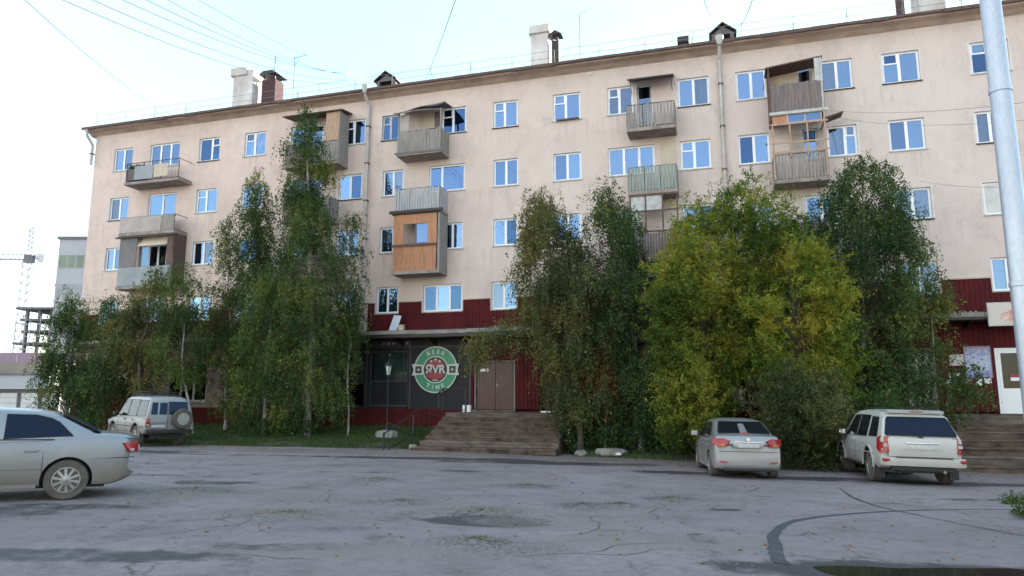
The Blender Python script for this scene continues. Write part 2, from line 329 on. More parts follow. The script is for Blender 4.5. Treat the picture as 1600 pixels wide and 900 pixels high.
class MB:
    def __init__(s): s.v = []; s.f = []; s.m = []; s.cm = 0
    def add(s, vs, fs):
        b = len(s.v); s.v += [tuple(v) for v in vs]
        for f in fs: s.f.append(tuple(b + i for i in f)); s.m.append(s.cm)
        return s
    def box(s, x0, x1, y0, y1, z0, z1):
        return s.add([(x0, y0, z0), (x1, y0, z0), (x1, y1, z0), (x0, y1, z0), (x0, y0, z1), (x1, y0, z1), (x1, y1, z1), (x0, y1, z1)],
                     [(0, 3, 2, 1), (4, 5, 6, 7), (0, 1, 5, 4), (1, 2, 6, 5), (2, 3, 7, 6), (3, 0, 4, 7)])
    def prism(s, poly, axis, a0, a1):
        # poly in the two other axes; extruded along axis ('x','y','z') from a0 to a1
        k = len(poly)
        def P(p, a):
            return {'x': (a, p[0], p[1]), 'y': (p[0], a, p[1]), 'z': (p[0], p[1], a)}[axis]
        vs = [P(p, a0) for p in poly] + [P(p, a1) for p in poly]
        fs = [tuple(range(k))[::-1], tuple(range(k, 2 * k))] + [(i, (i + 1) % k, k + (i + 1) % k, k + i) for i in range(k)]
        return s.add(vs, fs)
    def tube(s, pts, r, k=6, cap=True):
        pts = [Vector(p) for p in pts]
        rs = r if isinstance(r, (list, tuple)) else [r] * len(pts)
        vs = []; fs = []
        up = None
        for i, p in enumerate(pts):
            d = (pts[min(i + 1, len(pts) - 1)] - pts[max(i - 1, 0)]).normalized()
            if up is None:
                up = Vector((0, 0, 1)) if abs(d.z) < 0.9 else Vector((1, 0, 0))
            a = d.cross(up)
            if a.length < 1e-4: a = d.cross(Vector((0, 1, 0)))
            a.normalize(); bb = d.cross(a).normalized(); up = bb.cross(d) * -1 if False else up
            for j in range(k):
                t = 2 * math.pi * j / k
                vs.append(p + (a * math.cos(t) + bb * math.sin(t)) * rs[i])
        for i in range(len(pts) - 1):
            for j in range(k):
                fs.append((i * k + j, i * k + (j + 1) % k, (i + 1) * k + (j + 1) % k, (i + 1) * k + j))
        if cap:
            fs.append(tuple(range(k))[::-1]); fs.append(tuple((len(pts) - 1) * k + j for j in range(k)))
        return s.add(vs, fs)
    def lathe(s, prof, k=24, c=(0, 0, 0), axis='z'):
        # prof: (r, h) list
        vs = []; fs = []
        for (r, h) in prof:
            for j in range(k):
                t = 2 * math.pi * j / k; a, bb = r * math.cos(t), r * math.sin(t)
                p = {'z': (a, bb, h), 'y': (a, h, bb), 'x': (h, a, bb)}[axis]
                vs.append((p[0] + c[0], p[1] + c[1], p[2] + c[2]))
        for i in range(len(prof) - 1):
            for j in range(k):
                fs.append((i * k + j, i * k + (j + 1) % k, (i + 1) * k + (j + 1) % k, (i + 1) * k + j))
        fs.append(tuple(range(k))[::-1]); fs.append(tuple((len(prof) - 1) * k + j for j in range(k)))
        return s.add(vs, fs)
    def build(s, name, mats, parent=None, smooth=False, bevel=0.0, **k):
        me = bpy.data.meshes.new(name)
        me.from_pydata(s.v, [], s.f)
        mats = mats if isinstance(mats, (list, tuple)) else [mats]
        for m_ in mats: me.materials.append(M[m_] if isinstance(m_, str) else m_)
        if len(mats) > 1: me.polygons.foreach_set('material_index', s.m)
        bm = bmesh.new(); bm.from_mesh(me)
        bmesh.ops.recalc_face_normals(bm, faces=bm.faces[:])
        if bevel:
            bmesh.ops.remove_doubles(bm, verts=bm.verts[:], dist=1e-5)
            es = [e for e in bm.edges if len(e.link_faces) == 2 and e.calc_face_angle(0) > 0.5]
            bmesh.ops.bevel(bm, geom=es, offset=bevel, segments=2, affect='EDGES', profile=0.6)
        bm.to_mesh(me); bm.free()
        if smooth:
            me.polygons.foreach_set('use_smooth', [True] * len(me.polygons))
            me.set_sharp_from_angle(angle=R(38))
        o = bpy.data.objects.new(name, me); COL.objects.link(o)
        if parent: o.parent = parent
        return prop(o, **k)

def np_mesh(name, V, F, mats, parent=None, attrs=None, smooth=False, **k):
    """V (n,3), F (m,4) or (m,3) int"""
    me = bpy.data.meshes.new(name)
    kf = F.shape[1]
    me.vertices.add(len(V)); me.vertices.foreach_set('co', V.astype(np.float32).ravel())
    me.loops.add(F.size); me.loops.foreach_set('vertex_index', F.astype(np.int32).ravel())
    me.polygons.add(len(F)); me.polygons.foreach_set('loop_start', np.arange(0, F.size, kf, dtype=np.int32))
    if smooth: me.polygons.foreach_set('use_smooth', np.ones(len(F), bool))
    for a, (dom, arr) in (attrs or {}).items():
        at = me.attributes.new(a, 'FLOAT', dom); at.data.foreach_set('value', arr.astype(np.float32))
    me.update(calc_edges=True); me.validate()
    mats = mats if isinstance(mats, (list, tuple)) else [mats]
    for m_ in mats: me.materials.append(M[m_])
    o = bpy.data.objects.new(name, me); COL.objects.link(o)
    if parent: o.parent = parent
    return prop(o, **k)

# facade frame: local x runs along the front to the right, local y goes into the block
TH = math.atan(3704 / 1104.0)
FRZ = -(math.pi / 2 - TH)
FO = (0.0, 31.1, 0.0)
ux, uy = math.sin(TH), -math.cos(TH)
def W(s, out, z):
    return (s * ux + out * uy, FO[1] + s * uy - out * ux, z)
def gz(x, y):
    return -0.0197 * min(max(x, -32), 32) - 0.0172 * min(max(y, 0), 45)
def gs(s, out):
    p = W(s, out, 0); return gz(p[0], p[1])
def px(x, y, Y):
    """point at depth Y seen at photo pixel x, y"""
    a = (x - 800) / 1091.0; b = (450 - y) / 1091.0
    cp, sp = math.cos(PITCH), math.sin(PITCH)
    d = (a, cp - b * sp, sp + b * cp); k = Y / d[1]
    return (d[0] * k, Y, EYE + d[2] * k)

# ------------------------------------------------------------------ ground
def build_ground():
    m, n, l, b, o = nt('asphalt'); M['asphalt'] = m
    big = noise_node(n, l, 0.16, 5, 0.6)
    mid = noise_node(n, l, 0.9, 7, 0.7)
    fine = noise_node(n, l, 9, 6, 0.75)
    grit = noise_node(n, l, 70, 3, 0.8)
    c = ramp(n, l, big.outputs['Fac'], [(0.3, (0.235, 0.192, 0.190)), (0.7, (0.335, 0.280, 0.275))]).outputs['Color']
    c = mixc(n, l, ramp(n, l, mid.outputs['Fac'], [(0.46, 0.0), (0.68, 0.6)]).outputs['Color'], c, (0.165, 0.138, 0.122))
    c = mixc(n, l, 0.5, c, ramp(n, l, fine.outputs['Fac'], [(0.28, 0.62), (0.6, 1.0)]).outputs['Color'], 'MULTIPLY')
    c = mixc(n, l, 0.75, c, ramp(n, l, grit.outputs['Fac'], [(0.3, 0.45), (0.62, 1.15)]).outputs['Color'], 'MULTIPLY')
    vt = n.new('ShaderNodeTexCoord'); wv = n.new('ShaderNodeVectorMath'); wv.operation = 'MULTIPLY_ADD'
    l.new(noise_node(n, l, 2.2, 4, 0.7).outputs['Color'], wv.inputs[0]); wv.inputs[1].default_value = (0.55, 0.55, 0); l.new(vt.outputs['Object'], wv.inputs[2])
    vo = n.new('ShaderNodeTexVoronoi'); vo.feature = 'DISTANCE_TO_EDGE'; vo.inputs['Scale'].default_value = 1.1; l.new(wv.outputs[0], vo.inputs['Vector'])
    v2 = n.new('ShaderNodeTexVoronoi'); v2.feature = 'DISTANCE_TO_EDGE'; v2.inputs['Scale'].default_value = 4.2; l.new(wv.outputs[0], v2.inputs['Vector'])
    cm = noise_node(n, l, 0.35, 4, 0.65)
    k1 = math_node(n, l, 'MULTIPLY', ramp(n, l, vo.outputs[0], [(0.0, 1.0), (0.024, 0.0)]).outputs['Color'], ramp(n, l, cm.outputs['Fac'], [(0.50, 0.0), (0.62, 0.8)]).outputs['Color'])
    ht = n.new('ShaderNodeAttribute'); ht.attribute_name = 'heave'
    k2 = math_node(n, l, 'MULTIPLY', ramp(n, l, v2.outputs[0], [(0.0, 1.0), (0.11, 0.0)]).outputs['Color'], math_node(n, l, 'MULTIPLY', ht.outputs['Fac'], ramp(n, l, fine.outputs['Fac'], [(0.35, 0.2), (0.6, 1.0)]).outputs['Color']))
    kk = math_node(n, l, 'MAXIMUM', k1, k2)
    c = mixc(n, l, kk, c, (0.055, 0.048, 0.042))
    pt = noise_node(n, l, 2.6, 8, 0.8)
    c = mixc(n, l, ramp(n, l, pt.outputs['Fac'], [(0.53, 0.0), (0.66, 0.6)]).outputs['Color'], c, (0.135, 0.118, 0.108))
    hs = noise_node(n, l, 14, 6, 0.8)
    c = mixc(n, l, math_node(n, l, 'MULTIPLY', ht.outputs['Fac'], ramp(n, l, hs.outputs['Fac'], [(0.44, 0.0), (0.60, 0.8)]).outputs['Color']), c, (0.085, 0.075, 0.062))
    at = n.new('ShaderNodeAttribute'); at.attribute_name = 'dark_patch'
    edge = math_node(n, l, 'ADD', at.outputs['Fac'], math_node(n, l, 'MULTIPLY', math_node(n, l, 'ADD', math_node(n, l, 'SUBTRACT', pt.outputs['Fac'], 0.5), math_node(n, l, 'MULTIPLY', math_node(n, l, 'SUBTRACT', mid.outputs['Fac'], 0.5), 1.2)), 2.0))
    dm = ramp(n, l, edge, [(0.30, 0.0), (0.80, 1.0)]).outputs['Color']
    c = mixc(n, l, math_node(n, l, 'MULTIPLY', dm, 0.88), c, (0.040, 0.036, 0.037))
    du = n.new('ShaderNodeAttribute'); du.attribute_name = 'dust'
    de = math_node(n, l, 'ADD', du.outputs['Fac'], math_node(n, l, 'MULTIPLY', math_node(n, l, 'SUBTRACT', fine.outputs['Fac'], 0.5), 0.9))
    c = mixc(n, l, math_node(n, l, 'MULTIPLY', ramp(n, l, de, [(0.3, 0.0), (0.7, 1.0)]).outputs['Color'], 0.55), c, (0.20, 0.175, 0.145))
    l.new(c, b.inputs['Base Color'])
    l.new(ramp(n, l, dm, [(0, 0.85), (1, 0.55)]).outputs['Color'], b.inputs['Roughness'])
    b.inputs['Specular IOR Level'].default_value = 0.35
    hh = math_node(n, l, 'SUBTRACT', math_node(n, l, 'ADD', math_node(n, l, 'MULTIPLY', fine.outputs['Fac'], 0.6), grit.outputs['Fac']), kk)
    bump(n, l, b, hh, 0.5, 0.03)
    # dark patches, damp round the puddle (world x, y, rx, ry, strength)
    st = [(-0.55, 10.9, 0.95, 0.42, 1.0), (-0.15, 10.6, 0.6, 0.25, 0.8), (-12.2, 23.6, 2.2, 0.7, 1.0), (-7.5, 22.8, 5, 0.28, 0.7), (-2.6, 22.9, 3.8, 0.62, 1.0), (1.6, 22.0, 3.6, 0.65, 1.0),
          (5.0, 19.6, 2.3, 0.5, 0.9), (8.2, 18.6, 2.0, 0.55, 1.0), (10.8, 18.0, 2.4, 0.6, 1.0), (-4.0, 17.8, 1.1, 0.15, 0.7), (-1.5, 18.7, 0.7, 0.25, 0.8), (-8.8, 16.2, 1.8, 0.13, 0.7), (-11.0, 19.5, 1.1, 0.16, 0.6),
          (3.7, 12.4, 0.30, 0.16, 0.9), (4.9, 14.4, 0.35, 0.16, 0.8), (2.5, 9.6, 0.18, 0.35, 0.6),
          (-5.6, 7.9, 3.0, 0.35, .8), (-7.3, 7.9, 2.0, 0.5, .9), (-2.8, 8.5, 0.7, 0.3, 0.6), (4.3, 8.05, 2.3, 0.5, 1.0), (9.4, 12.0, 1.2, 0.5, 0.9), (-6.4, 15.0, 1.0, 0.4, .75), (9.5, 14.6, 2.4, .2, .6),
          (-6.9, 11.3, 1.0, 0.35, .8), (-9.5, 10.6, 2.6, .7, .9), (-5.4, 13.2, .9, .15, .6)]
    ds = [(-3.6, 13.0, 1.3, 0.7, .9), (-0.5, 11.7, 1.0, 0.4, .8), (0.9, 10.8, 1.4, 0.6, .8), (-5.6, 13.2, 1.4, 0.9, .8), (2.0, 9.3, 1.6, .6, .7), (-2.0, 8.3, 1.5, .5, .8), (-3.4, 10.9, 1.2, 0.5, .9), (-1.6, 12.7, .9, .5, .8),
          (0, 24.5, 18, 0.9, 0.9), (10, 22, 8, 1.2, .7), (-10, 10, 3, 1.5, .5)]
    bumps = [(-0.45, 8.9, 0.5, 0.07), (-3.3, 10.8, 0.6, 0.05), (-1.9, 12.5, 0.5, 0.05), (-5.9, 13.4, 0.7, 0.06), (1.2, 12.4, 0.45, 0.05), (-0.5, 11.6, 0.7, 0.04), (0.3, 15.5, 0.5, .04), (3.0, 13.6, .5, .04), (-3.0, 16.0, .5, .04), (1.9, 12.7, .35, .04)]
    dips = [(-0.5, 10.8, 1.0, 0.05), (4.3, 8.0, 2.0, 0.06)]
    xs = np.concatenate([np.linspace(-900, -60, 15), np.linspace(-52, -16, 28), np.arange(-15.0, 15.05, 0.09), np.linspace(16, 52, 28), np.linspace(60, 900, 15)])
    ys = np.concatenate([np.linspace(-300, -6, 12), np.linspace(-4, 5.8, 12), np.arange(6.0, 26.0, 0.09), np.linspace(27, 60, 26), np.linspace(70, 1200, 18)])
    X, Y = np.meshgrid(xs, ys, indexing='ij')
    Z = -0.0197 * np.clip(X, -32, 32) - 0.0172 * np.clip(Y, 0, 45)
    for (a, bb, r, h) in bumps: Z += h * np.exp(-(((X - a) / r) ** 2 + ((Y - bb) / (r * 0.75)) ** 2))
    for (a, bb, r, h) in dips: Z -= h * np.exp(-(((X - a) / r) ** 2 + ((Y - bb) / (r * 0.55)) ** 2))
    near = (np.abs(X) < 18) & (Y < 27) & (Y > 2)
    Z += near * 0.012 * np.sin(X * 0.9 + 1.3 * np.sin(Y * .5)) * np.sin(Y * 0.7 + .8 * np.sin(X * .6))
    wob = 0.25 * np.sin(X * 2.3 + Y) + 0.2 * np.sin(X * 5.1 - Y * 3.3) + 0.15 * np.sin(X * 9.7 + Y * 11.3)
    D = np.zeros_like(X); U = np.zeros_like(X)
    for (a, bb, rx, ry, s) in st:
        q = ((X - a) / rx) ** 2 + ((Y - bb) / ry) ** 2 + wob * 0.5
        D = np.maximum(D, s * np.clip(1.5 - q, 0, 1))
    for (a, bb, rx, ry, s) in ds:
        q = ((X - a) / rx) ** 2 + ((Y - bb) / ry) ** 2 + wob
        U = np.maximum(U, s * np.clip(1.6 - q, 0, 1) * .8)
    HV = np.zeros_like(X)
    for (a, bb, r, h) in bumps: HV = np.maximum(HV, np.clip(1.5 * np.exp(-(((X - a) / (r * 1.1)) ** 2 + ((Y - bb) / (r * 0.85)) ** 2)) * (1 + wob * .4), 0, 1))
    nx, ny = X.shape
    V = np.stack([X, Y, Z], -1).reshape(-1, 3)
    i = np.arange(nx - 1)[:, None] * ny + np.arange(ny - 1)[None, :]
    F = np.stack([i, i + ny, i + ny + 1, i + 1], -1).reshape(-1, 4)
    np_mesh('ground', V, F, 'asphalt', attrs={'dark_patch': ('POINT', D.ravel()), 'dust': ('POINT', U.ravel()), 'heave': ('POINT', HV.ravel())}, smooth=True, kind='structure')
    def gzz(x, y):
        z = gz(x, y)
        for (a, bb, r, h) in bumps: z += h * math.exp(-(((x - a) / r) ** 2 + ((y - bb) / (r * 0.75)) ** 2))
        for (a, bb, r, h) in dips: z -= h * math.exp(-(((x - a) / r) ** 2 + ((y - bb) / (r * 0.55)) ** 2))
        if abs(x) < 18 and 2 < y < 27: z += 0.012 * math.sin(x * 0.9 + 1.3 * math.sin(y * .5)) * math.sin(y * 0.7 + .8 * math.sin(x * .6))
        return z
    return gzz, bumps
GZ, BUMPS = build_ground()

def strip(name, pts, ws, mat, dz=0.006, sub=8, wob=0.0, mb=None):
    own = mb is None; mb = mb or MB()
    P = []; 
    for i in range(len(pts) - 1):
        p0 = pts[max(i - 1, 0)]; p1 = pts[i]; p2 = pts[i + 1]; p3 = pts[min(i + 2, len(pts) - 1)]
        for k in range(sub):
            t = k / sub
            P.append(tuple(0.5 * ((2 * p1[c]) + (-p0[c] + p2[c]) * t + (2 * p0[c] - 5 * p1[c] + 4 * p2[c] - p3[c]) * t * t + (-p0[c] + 3 * p1[c] - 3 * p2[c] + p3[c]) * t ** 3) for c in (0, 1))
                     + (ws[i] * (1 - t) + ws[i + 1] * t,))
    P.append((*pts[-1], ws[-1]))
    vs = []; fs = []
    for i, (x, y, w) in enumerate(P):
        a = P[max(i - 1, 0)]; c = P[min(i + 1, len(P) - 1)]
        d = Vector((c[0] - a[0], c[1] - a[1])).normalized(); nn = Vector((-d.y, d.x))
        w1 = w * (1 + random.uniform(-wob, wob)); w2 = w * (1 + random.uniform(-wob, wob))
        for q in (-w1 / 2, w2 / 2):
            X, Y = x + nn.x * q, y + nn.y * q
            vs.append((X, Y, GZ(X, Y) + dz))
    for i in range(len(P) - 1): fs.append((2 * i, 2 * i + 2, 2 * i + 3, 2 * i + 1))
    mb.add(vs, fs)
    if own: return mb.build(name, mat, kind='structure')
M['trench'] = pmat('tar_seal', (0.075, 0.072, 0.076), (0.045, 0.043, 0.046), 6, 0.85)
M['crackm'] = pmat('crack_shadow', (0.095, 0.085, 0.078), (0.05, 0.045, 0.04), 6, 0.95)
strip('asphalt_patch', [(3.05, 8.3), (3.25, 9.0), (3.7, 10.2), (4.6, 11.5), (6.2, 12.5), (8.2, 13.0), (9.2, 13.15)], [0.20, 0.17, 0.14, 0.10, 0.07, 0.045, 0.02], 'trench', wob=0.2)
cr = MB()
def crack(x, y, ang, L, w=0.02):
    p = [(x, y)]; 
    for i in range(int(L / 0.16)):
        ang += random.gauss(0, 0.28); p.append((p[-1][0] + 0.16 * math.cos(ang), p[-1][1] + 0.16 * math.sin(ang)))
    if len(p) < 3: return
    ws = [w * min(1, (i + .3) / 2) * min(1, (len(p) - 1 - i + .15) / 3) for i in range(len(p))]
    strip('', p, ws, '', 0.005, 2, 0.4, cr)
strip('', [(7.5, 16.5), (6.9, 14.6), (6.7, 13.2), (6.9, 12.0), (7.2, 10.6), (7.5, 9.2)], [.02, .06, .05, .03, .03, .02], '', 0.010, 8, 0.4, cr)
for (bx_, by_, r_, h_) in BUMPS:
    a0 = random.random() * 6
    for k in range(3):
        crack(bx_ + random.uniform(-.08, .08), by_ + random.uniform(-.05, .05), a0 + k * 1.25 + random.uniform(-.2, .2), r_ * random.uniform(.9, 1.5), .022)
    for k in range(7):   # short ring cracks
        a = random.uniform(0, 6.28); rr = r_ * random.uniform(.3, 1.1)
        crack(bx_ + rr * math.cos(a), by_ + rr * .75 * math.sin(a), a + 1.57, r_ * random.uniform(.3, .8), .018)
for args in [(2.0, 9.2, 2.9, 1.6), (0.6, 9.6, .35, 2.4), (4.6, 14.8, 2.5, 1.6), (4.4, 15.8, -.5, 1.4), (-7, 14.5, .1, 4.5), (-1.5, 15.5, .2, 2.6), (-3, 12.0, 2.6, 2.0),
             (5.5, 16.4, 0.05, 5.0), (5.0, 17.2, -.1, 5.0), (-10, 20.8, -.05, 6), (-5, 20, .1, 5), (0, 8.2, 0.1, 2.2), (-4.4, 9.2, .5, 1.8), (2.2, 11.0, .9, 2.0), (-12, 18, .1, 5), (-2, 7.8, 2.8, 1.6),
             (1.3, 14.0, 1.2, 1.4), (3.4, 9.9, .6, 1.2), (8, 10.5, 2.0, 2), (2, 18.5, 3.0, 4), (-.8, 13.9, -.6, 1.2)]:
    crack(*args, .014)
cr.build('asphalt_cracks', 'crackm', kind='structure')

# puddle in the dip at the lower right
def puddle(name, cx, cy, rx, ry, z):
    mb = MB(); vs = [(cx, cy, z)]; k = 60
    for i in range(k):
        a = 2 * math.pi * i / k; q = 1 + .12 * math.sin(3 * a + 1) + .08 * math.sin(7 * a) + .05 * math.sin(13 * a + 2)
        vs.append((cx + rx * q * math.cos(a), cy + ry * q * math.sin(a), z))
    mb.add(vs, [(0, i + 1, (i + 1) % k + 1) for i in range(k)])
    return mb.build(name, 'water', kind='structure')
m, n, l, b, o = nt('puddle_water'); M['water'] = m
b.inputs['Base Color'].default_value = (0.03, 0.026, 0.022, 1); b.inputs['Roughness'].default_value = 0.04
x = noise_node(n, l, 6, 3); bump(n, l, b, x.outputs['Fac'], 0.05, 0.01)
puddle('puddle', 4.45, 7.75, 1.9, 0.50, GZ(4.35, 7.85) + 0.028)

# planted banks in front of the block
def bank(name, s0, s1, front):
    ns, no = int((s1 - s0) / 0.35), 18
    S = np.linspace(s0, s1, ns); V = []
    for s in S:
        fo = np.interp(s, [p[0] for p in front], [p[1] for p in front]) + 0.12 * math.sin(s * 2.1) + .08 * math.sin(s * 5.7)
        for j in range(no):
            t = j / (no - 1); out = fo * (1 - t) + 0.02
            p = W(s, out, 0); h = gz(p[0], p[1])
            top = 0.24 if s < 0 else -0.10
            e = min(1, t * 6)
            z = h - 0.05 + e * 0.15 + (top - h - 0.10) * max(0, t) ** 1.4
            z += 0.03 * mnoise.noise(Vector((s * 1.2, out * 1.2, 3))) * e
            V.append((p[0], p[1], z))
    V = np.array(V); i = np.arange(ns - 1)[:, None] * no + np.arange(no - 1)[None, :]
    F = np.stack([i, i + no, i + no + 1, i + 1], -1).reshape(-1, 4)
    np_mesh(name, V, F, 'soil', smooth=True, kind='structure')
    return V.reshape(ns, no, 3)
B1 = bank('grass_bank', -30, -2.45, [(-30, 5.6), (-14, 6.8), (-11, 7.4), (-7, 6.0), (-2.45, 4.4)])
B2 = bank('grass_bank', 3.75, 16.0, [(3.75, 5.0), (10, 5.0), (16, 4.6)])

def blades(name, P, h, mat, w=0.012, lean=0.35, kind='stuff', **k):
    """P (n,3) roots; two-triangle blades"""
    nb = len(P); a = RNG.uniform(0, 6.28, nb); hh = h * RNG.uniform(0.5, 1.25, nb)
    d = np.stack([np.cos(a), np.sin(a), np.zeros(nb)], -1); la = RNG.uniform(0, 6.28, nb); ll = RNG.uniform(0, lean, nb)[:, None] * hh[:, None]
    top = P + np.stack([np.cos(la), np.sin(la), np.zeros(nb)], -1) * ll + np.stack([np.zeros(nb), np.zeros(nb), hh], -1)
    V = np.stack([P - d * w, P + d * w, top], 1).reshape(-1, 3)
    F = np.arange(nb * 3).reshape(-1, 3)
    return np_mesh(name, V, F, mat, attrs={'tint': ('FACE', np.clip(RNG.normal(.45, .25, nb), 0, 1))}, kind=kind, **k)
def bank_points(B, nb, mask):
    ns, no, _ = B.shape; pts = []
    u = RNG.uniform(0, ns - 1.001, nb * 2); v = RNG.uniform(0, no - 1.001, nb * 2)
    i = u.astype(int); j = v.astype(int); fu = (u - i)[:, None]; fv = (v - j)[:, None]
    p = B[i, j] * (1 - fu) * (1 - fv) + B[i + 1, j] * fu * (1 - fv) + B[i, j + 1] * (1 - fu) * fv + B[i + 1, j + 1] * fu * fv
    q = 0.5 + .5 * np.sin(p[:, 0] * 1.7 + 1) * np.sin(p[:, 1] * 2.3) + .3 * np.sin(p[:, 0] * 5.1) * np.sin(p[:, 1] * 4.7)
    return p[RNG.uniform(0, 1, nb * 2) < q * mask + .15]
blades('grass', bank_points(B1, 60000, 1.0), 0.11, 'grass', .014, label='short green grass on the planted strip left of the steps', cat='grass')
blades('grass', bank_points(B2, 16000, .6), 0.10, 'grass', .014, label='sparse grass on the planted strip between the two flights of steps', cat='grass')
dry = []
for (bx_, by_, r_, h_) in BUMPS:
    for k in range(90):
        a = random.uniform(0, 6.28); rr = abs(random.gauss(0, .5)) * r_
        X, Y = bx_ + rr * math.cos(a), by_ + rr * .6 * math.sin(a); dry.append((X, Y, GZ(X, Y)))
blades('dry_grass', np.array(dry), .035, 'drygrass', .007, .8, label='tiny dry weeds rooted in the cracked asphalt mounds', cat='weeds')
gp = []
for (cx, cy, q) in [(-3.0, 13.0, 260), (.6, 10.8, 260), (-5.8, 13.3, 260), (2.0, 9.0, 250), (0, 8.4, 500), (-.5, 11.7, 200)]:
    for k in range(q):
        X, Y = random.gauss(cx, .8), random.gauss(cy, .4); gp.append((X, Y, GZ(X, Y)))
mb = MB()
for (X, Y, Z) in gp:
    r = random.uniform(.005, .016); a = random.uniform(0, 6)
    vs = [(X + r * math.cos(a + k * 2.1), Y + r * math.sin(a + k * 2.1), Z - .003) for k in range(3)] + [(X, Y, Z + r * .8)]
    mb.add(vs, [(0, 1, 3), (1, 2, 3), (2, 0, 3)])
mb.build('gravel', 'concrete', kind='stuff', label='loose grit scattered over the worn asphalt', cat='gravel')
fl = []
for _ in range(5200):
    t = random.random()
    if t < .6: s_ = random.uniform(-16, 17); q_ = abs(random.gauss(0, 1.6)); p_ = W(s_, 5.2 + q_ + (1.8 if s_ < -5 else 0), 0)
    elif t < .8: p_ = (random.uniform(-12, 12), random.uniform(8, 24), 0)
    else: s_ = random.uniform(-16, 15.5); p_ = W(s_, random.uniform(.5, 5.0), 0)
    if abs(p_[0]) > 17.5: continue
    o_ = (p_[0] * .287 + p_[1] * .958); z_ = GZ(p_[0], p_[1]) + (.012 if o_ < 24.6 else .16)
    fl.append((p_[0], p_[1], z_))
P_ = np.array(fl); k_ = len(P_); a_ = RNG.uniform(0, 6.28, k_); sz_ = RNG.uniform(.018, .045, k_)
d1 = np.stack([np.cos(a_), np.sin(a_), RNG.uniform(-.2, .3, k_)], -1) * sz_[:, None]; d2 = np.stack([-np.sin(a_), np.cos(a_), RNG.uniform(-.2, .3, k_)], -1) * sz_[:, None] * .6
np_mesh('fallen_leaves', np.stack([P_ - d1, P_ - d2, P_ + d1, P_ + d2], 1).reshape(-1, 3), np.arange(k_ * 4).reshape(-1, 4), 'leaf_orange', attrs={'tint': ('FACE', RNG.uniform(.2, 1, k_))}, kind='stuff', label='small fallen yellow and brown leaves scattered over verge and yard', cat='leaves')
#@@BUILDING
# ------------------------------------------------------------------ the apartment block
BLD = empty('apartment_building', FO, FRZ, label='five storey pinkish plastered apartment block with dark red shop level', cat='apartment building')
S0, S1, ZT = -24.8, 36.0, 16.45
BACK = 12.0
# windows: (s0, s1, z0, z1, kind, curtain)
A = {5: (14.08, 15.38), 4: (11.24, 12.53), 3: (8.42, 9.68), 2: (5.50, 6.76)}
WIN = []
def w_(row, s0, s1, kind, cur=0, fr='white', z=None):
    a, c = z or A[row]; WIN.append((s0, s1, a, c, kind, cur, fr))
# row 5
w_(5, -23.4, -22.1, 'two', 1); w_(5, -20.9, -18.92, 'door3', 1); w_(5, -17.64, -16.31, 'vent_r', 0); w_(5, -14.75, -13.44, 'vent_l', 1)
w_(5, -11.92, -10.03, 'door2', 0); w_(5, -8.86, -7.64, 'vent_l', 2); w_(5, -6.73, -5.75, 'vent_l', 1, 'oldwhite'); w_(5, -3.55, -2.30, 'vent_l', 0)
w_(5, -0.92, 0.28, 'vent_l', 0); w_(5, 1.97, 3.25, 'vent_l', 0); w_(5, 4.49, 5.63, 'vent_l', 0); w_(5, 5.80, 6.45, 'one', 0, 'oldwhite', (13.5, 15.33))
w_(5, 7.58, 8.9, 'two', 2); w_(5, 10.01, 11.22, 'two', 0); w_(5, 12.45, 13.02, 'one', 0, 'oldwhite', (13.4, 15.3)); w_(5, 13.36, 14.56, 'two', 1)
w_(5, 15.66, 17.01, 'vent_l', 0); w_(5, 18.79, 20.1, 'vent_l', 0)
# row 4
w_(4, -23.4, -22.1, 'two', 1); w_(4, -20.76, -18.9, 'two', 0); w_(4, -17.6, -16.28, 'vent_l', 1); w_(4, -14.75, -13.44, 'two', 1)
w_(4, -11.9, -10.05, 'two', 1); w_(4, -9.04, -7.75, 'two', 0); w_(4, -6.6, -5.5, 'two', 1); w_(4, -4.16, -2.33, 'wide', 1)
w_(4, -0.9, 0.3, 'two', 0); w_(4, 1.97, 3.24, 'two', 1); w_(4, 4.46, 6.49, 'three', 0); w_(4, 7.59, 8.86, 'vent_l', 0); w_(4, 9.98, 11.22, 'two', 2)
w_(4, 12.5, 13.1, 'one', 0, 'oldwhite', (11.2, 12.53)); w_(4, 13.44, 14.55, 'vent_r', 0); w_(4, 15.7, 16.98, 'two', 0); w_(4, 18.73, 19.72, 'two', 0)
# row 3
w_(3, -23.4, -22.3, 'two', 1); w_(3, -21.1, -19.3, 'three', 1); w_(3, -17.6, -16.3, 'two', 1); w_(3, -14.75, -13.44, 'two', 1)
w_(3, -11.9, -10.05, 'two', 0); w_(3, -9.05, -7.82, 'two', 1); w_(3, -6.68, -5.97, 'one', 1); w_(3, -3.46, -2.40, 'two', 1)
w_(3, -0.9, 0.26, 'two', 0); w_(3, 1.97, 3.2, 'two', 0); w_(3, 4.48, 5.45, 'two', 0); w_(3, 7.59, 8.86, 'two', 1); w_(3, 10.0, 11.2, 'two', 0)
w_(3, 12.45, 13.66, 'two', 0); w_(3, 15.7, 16.98, 'two', 1); w_(3, 18.73, 19.83, 'board', 3)
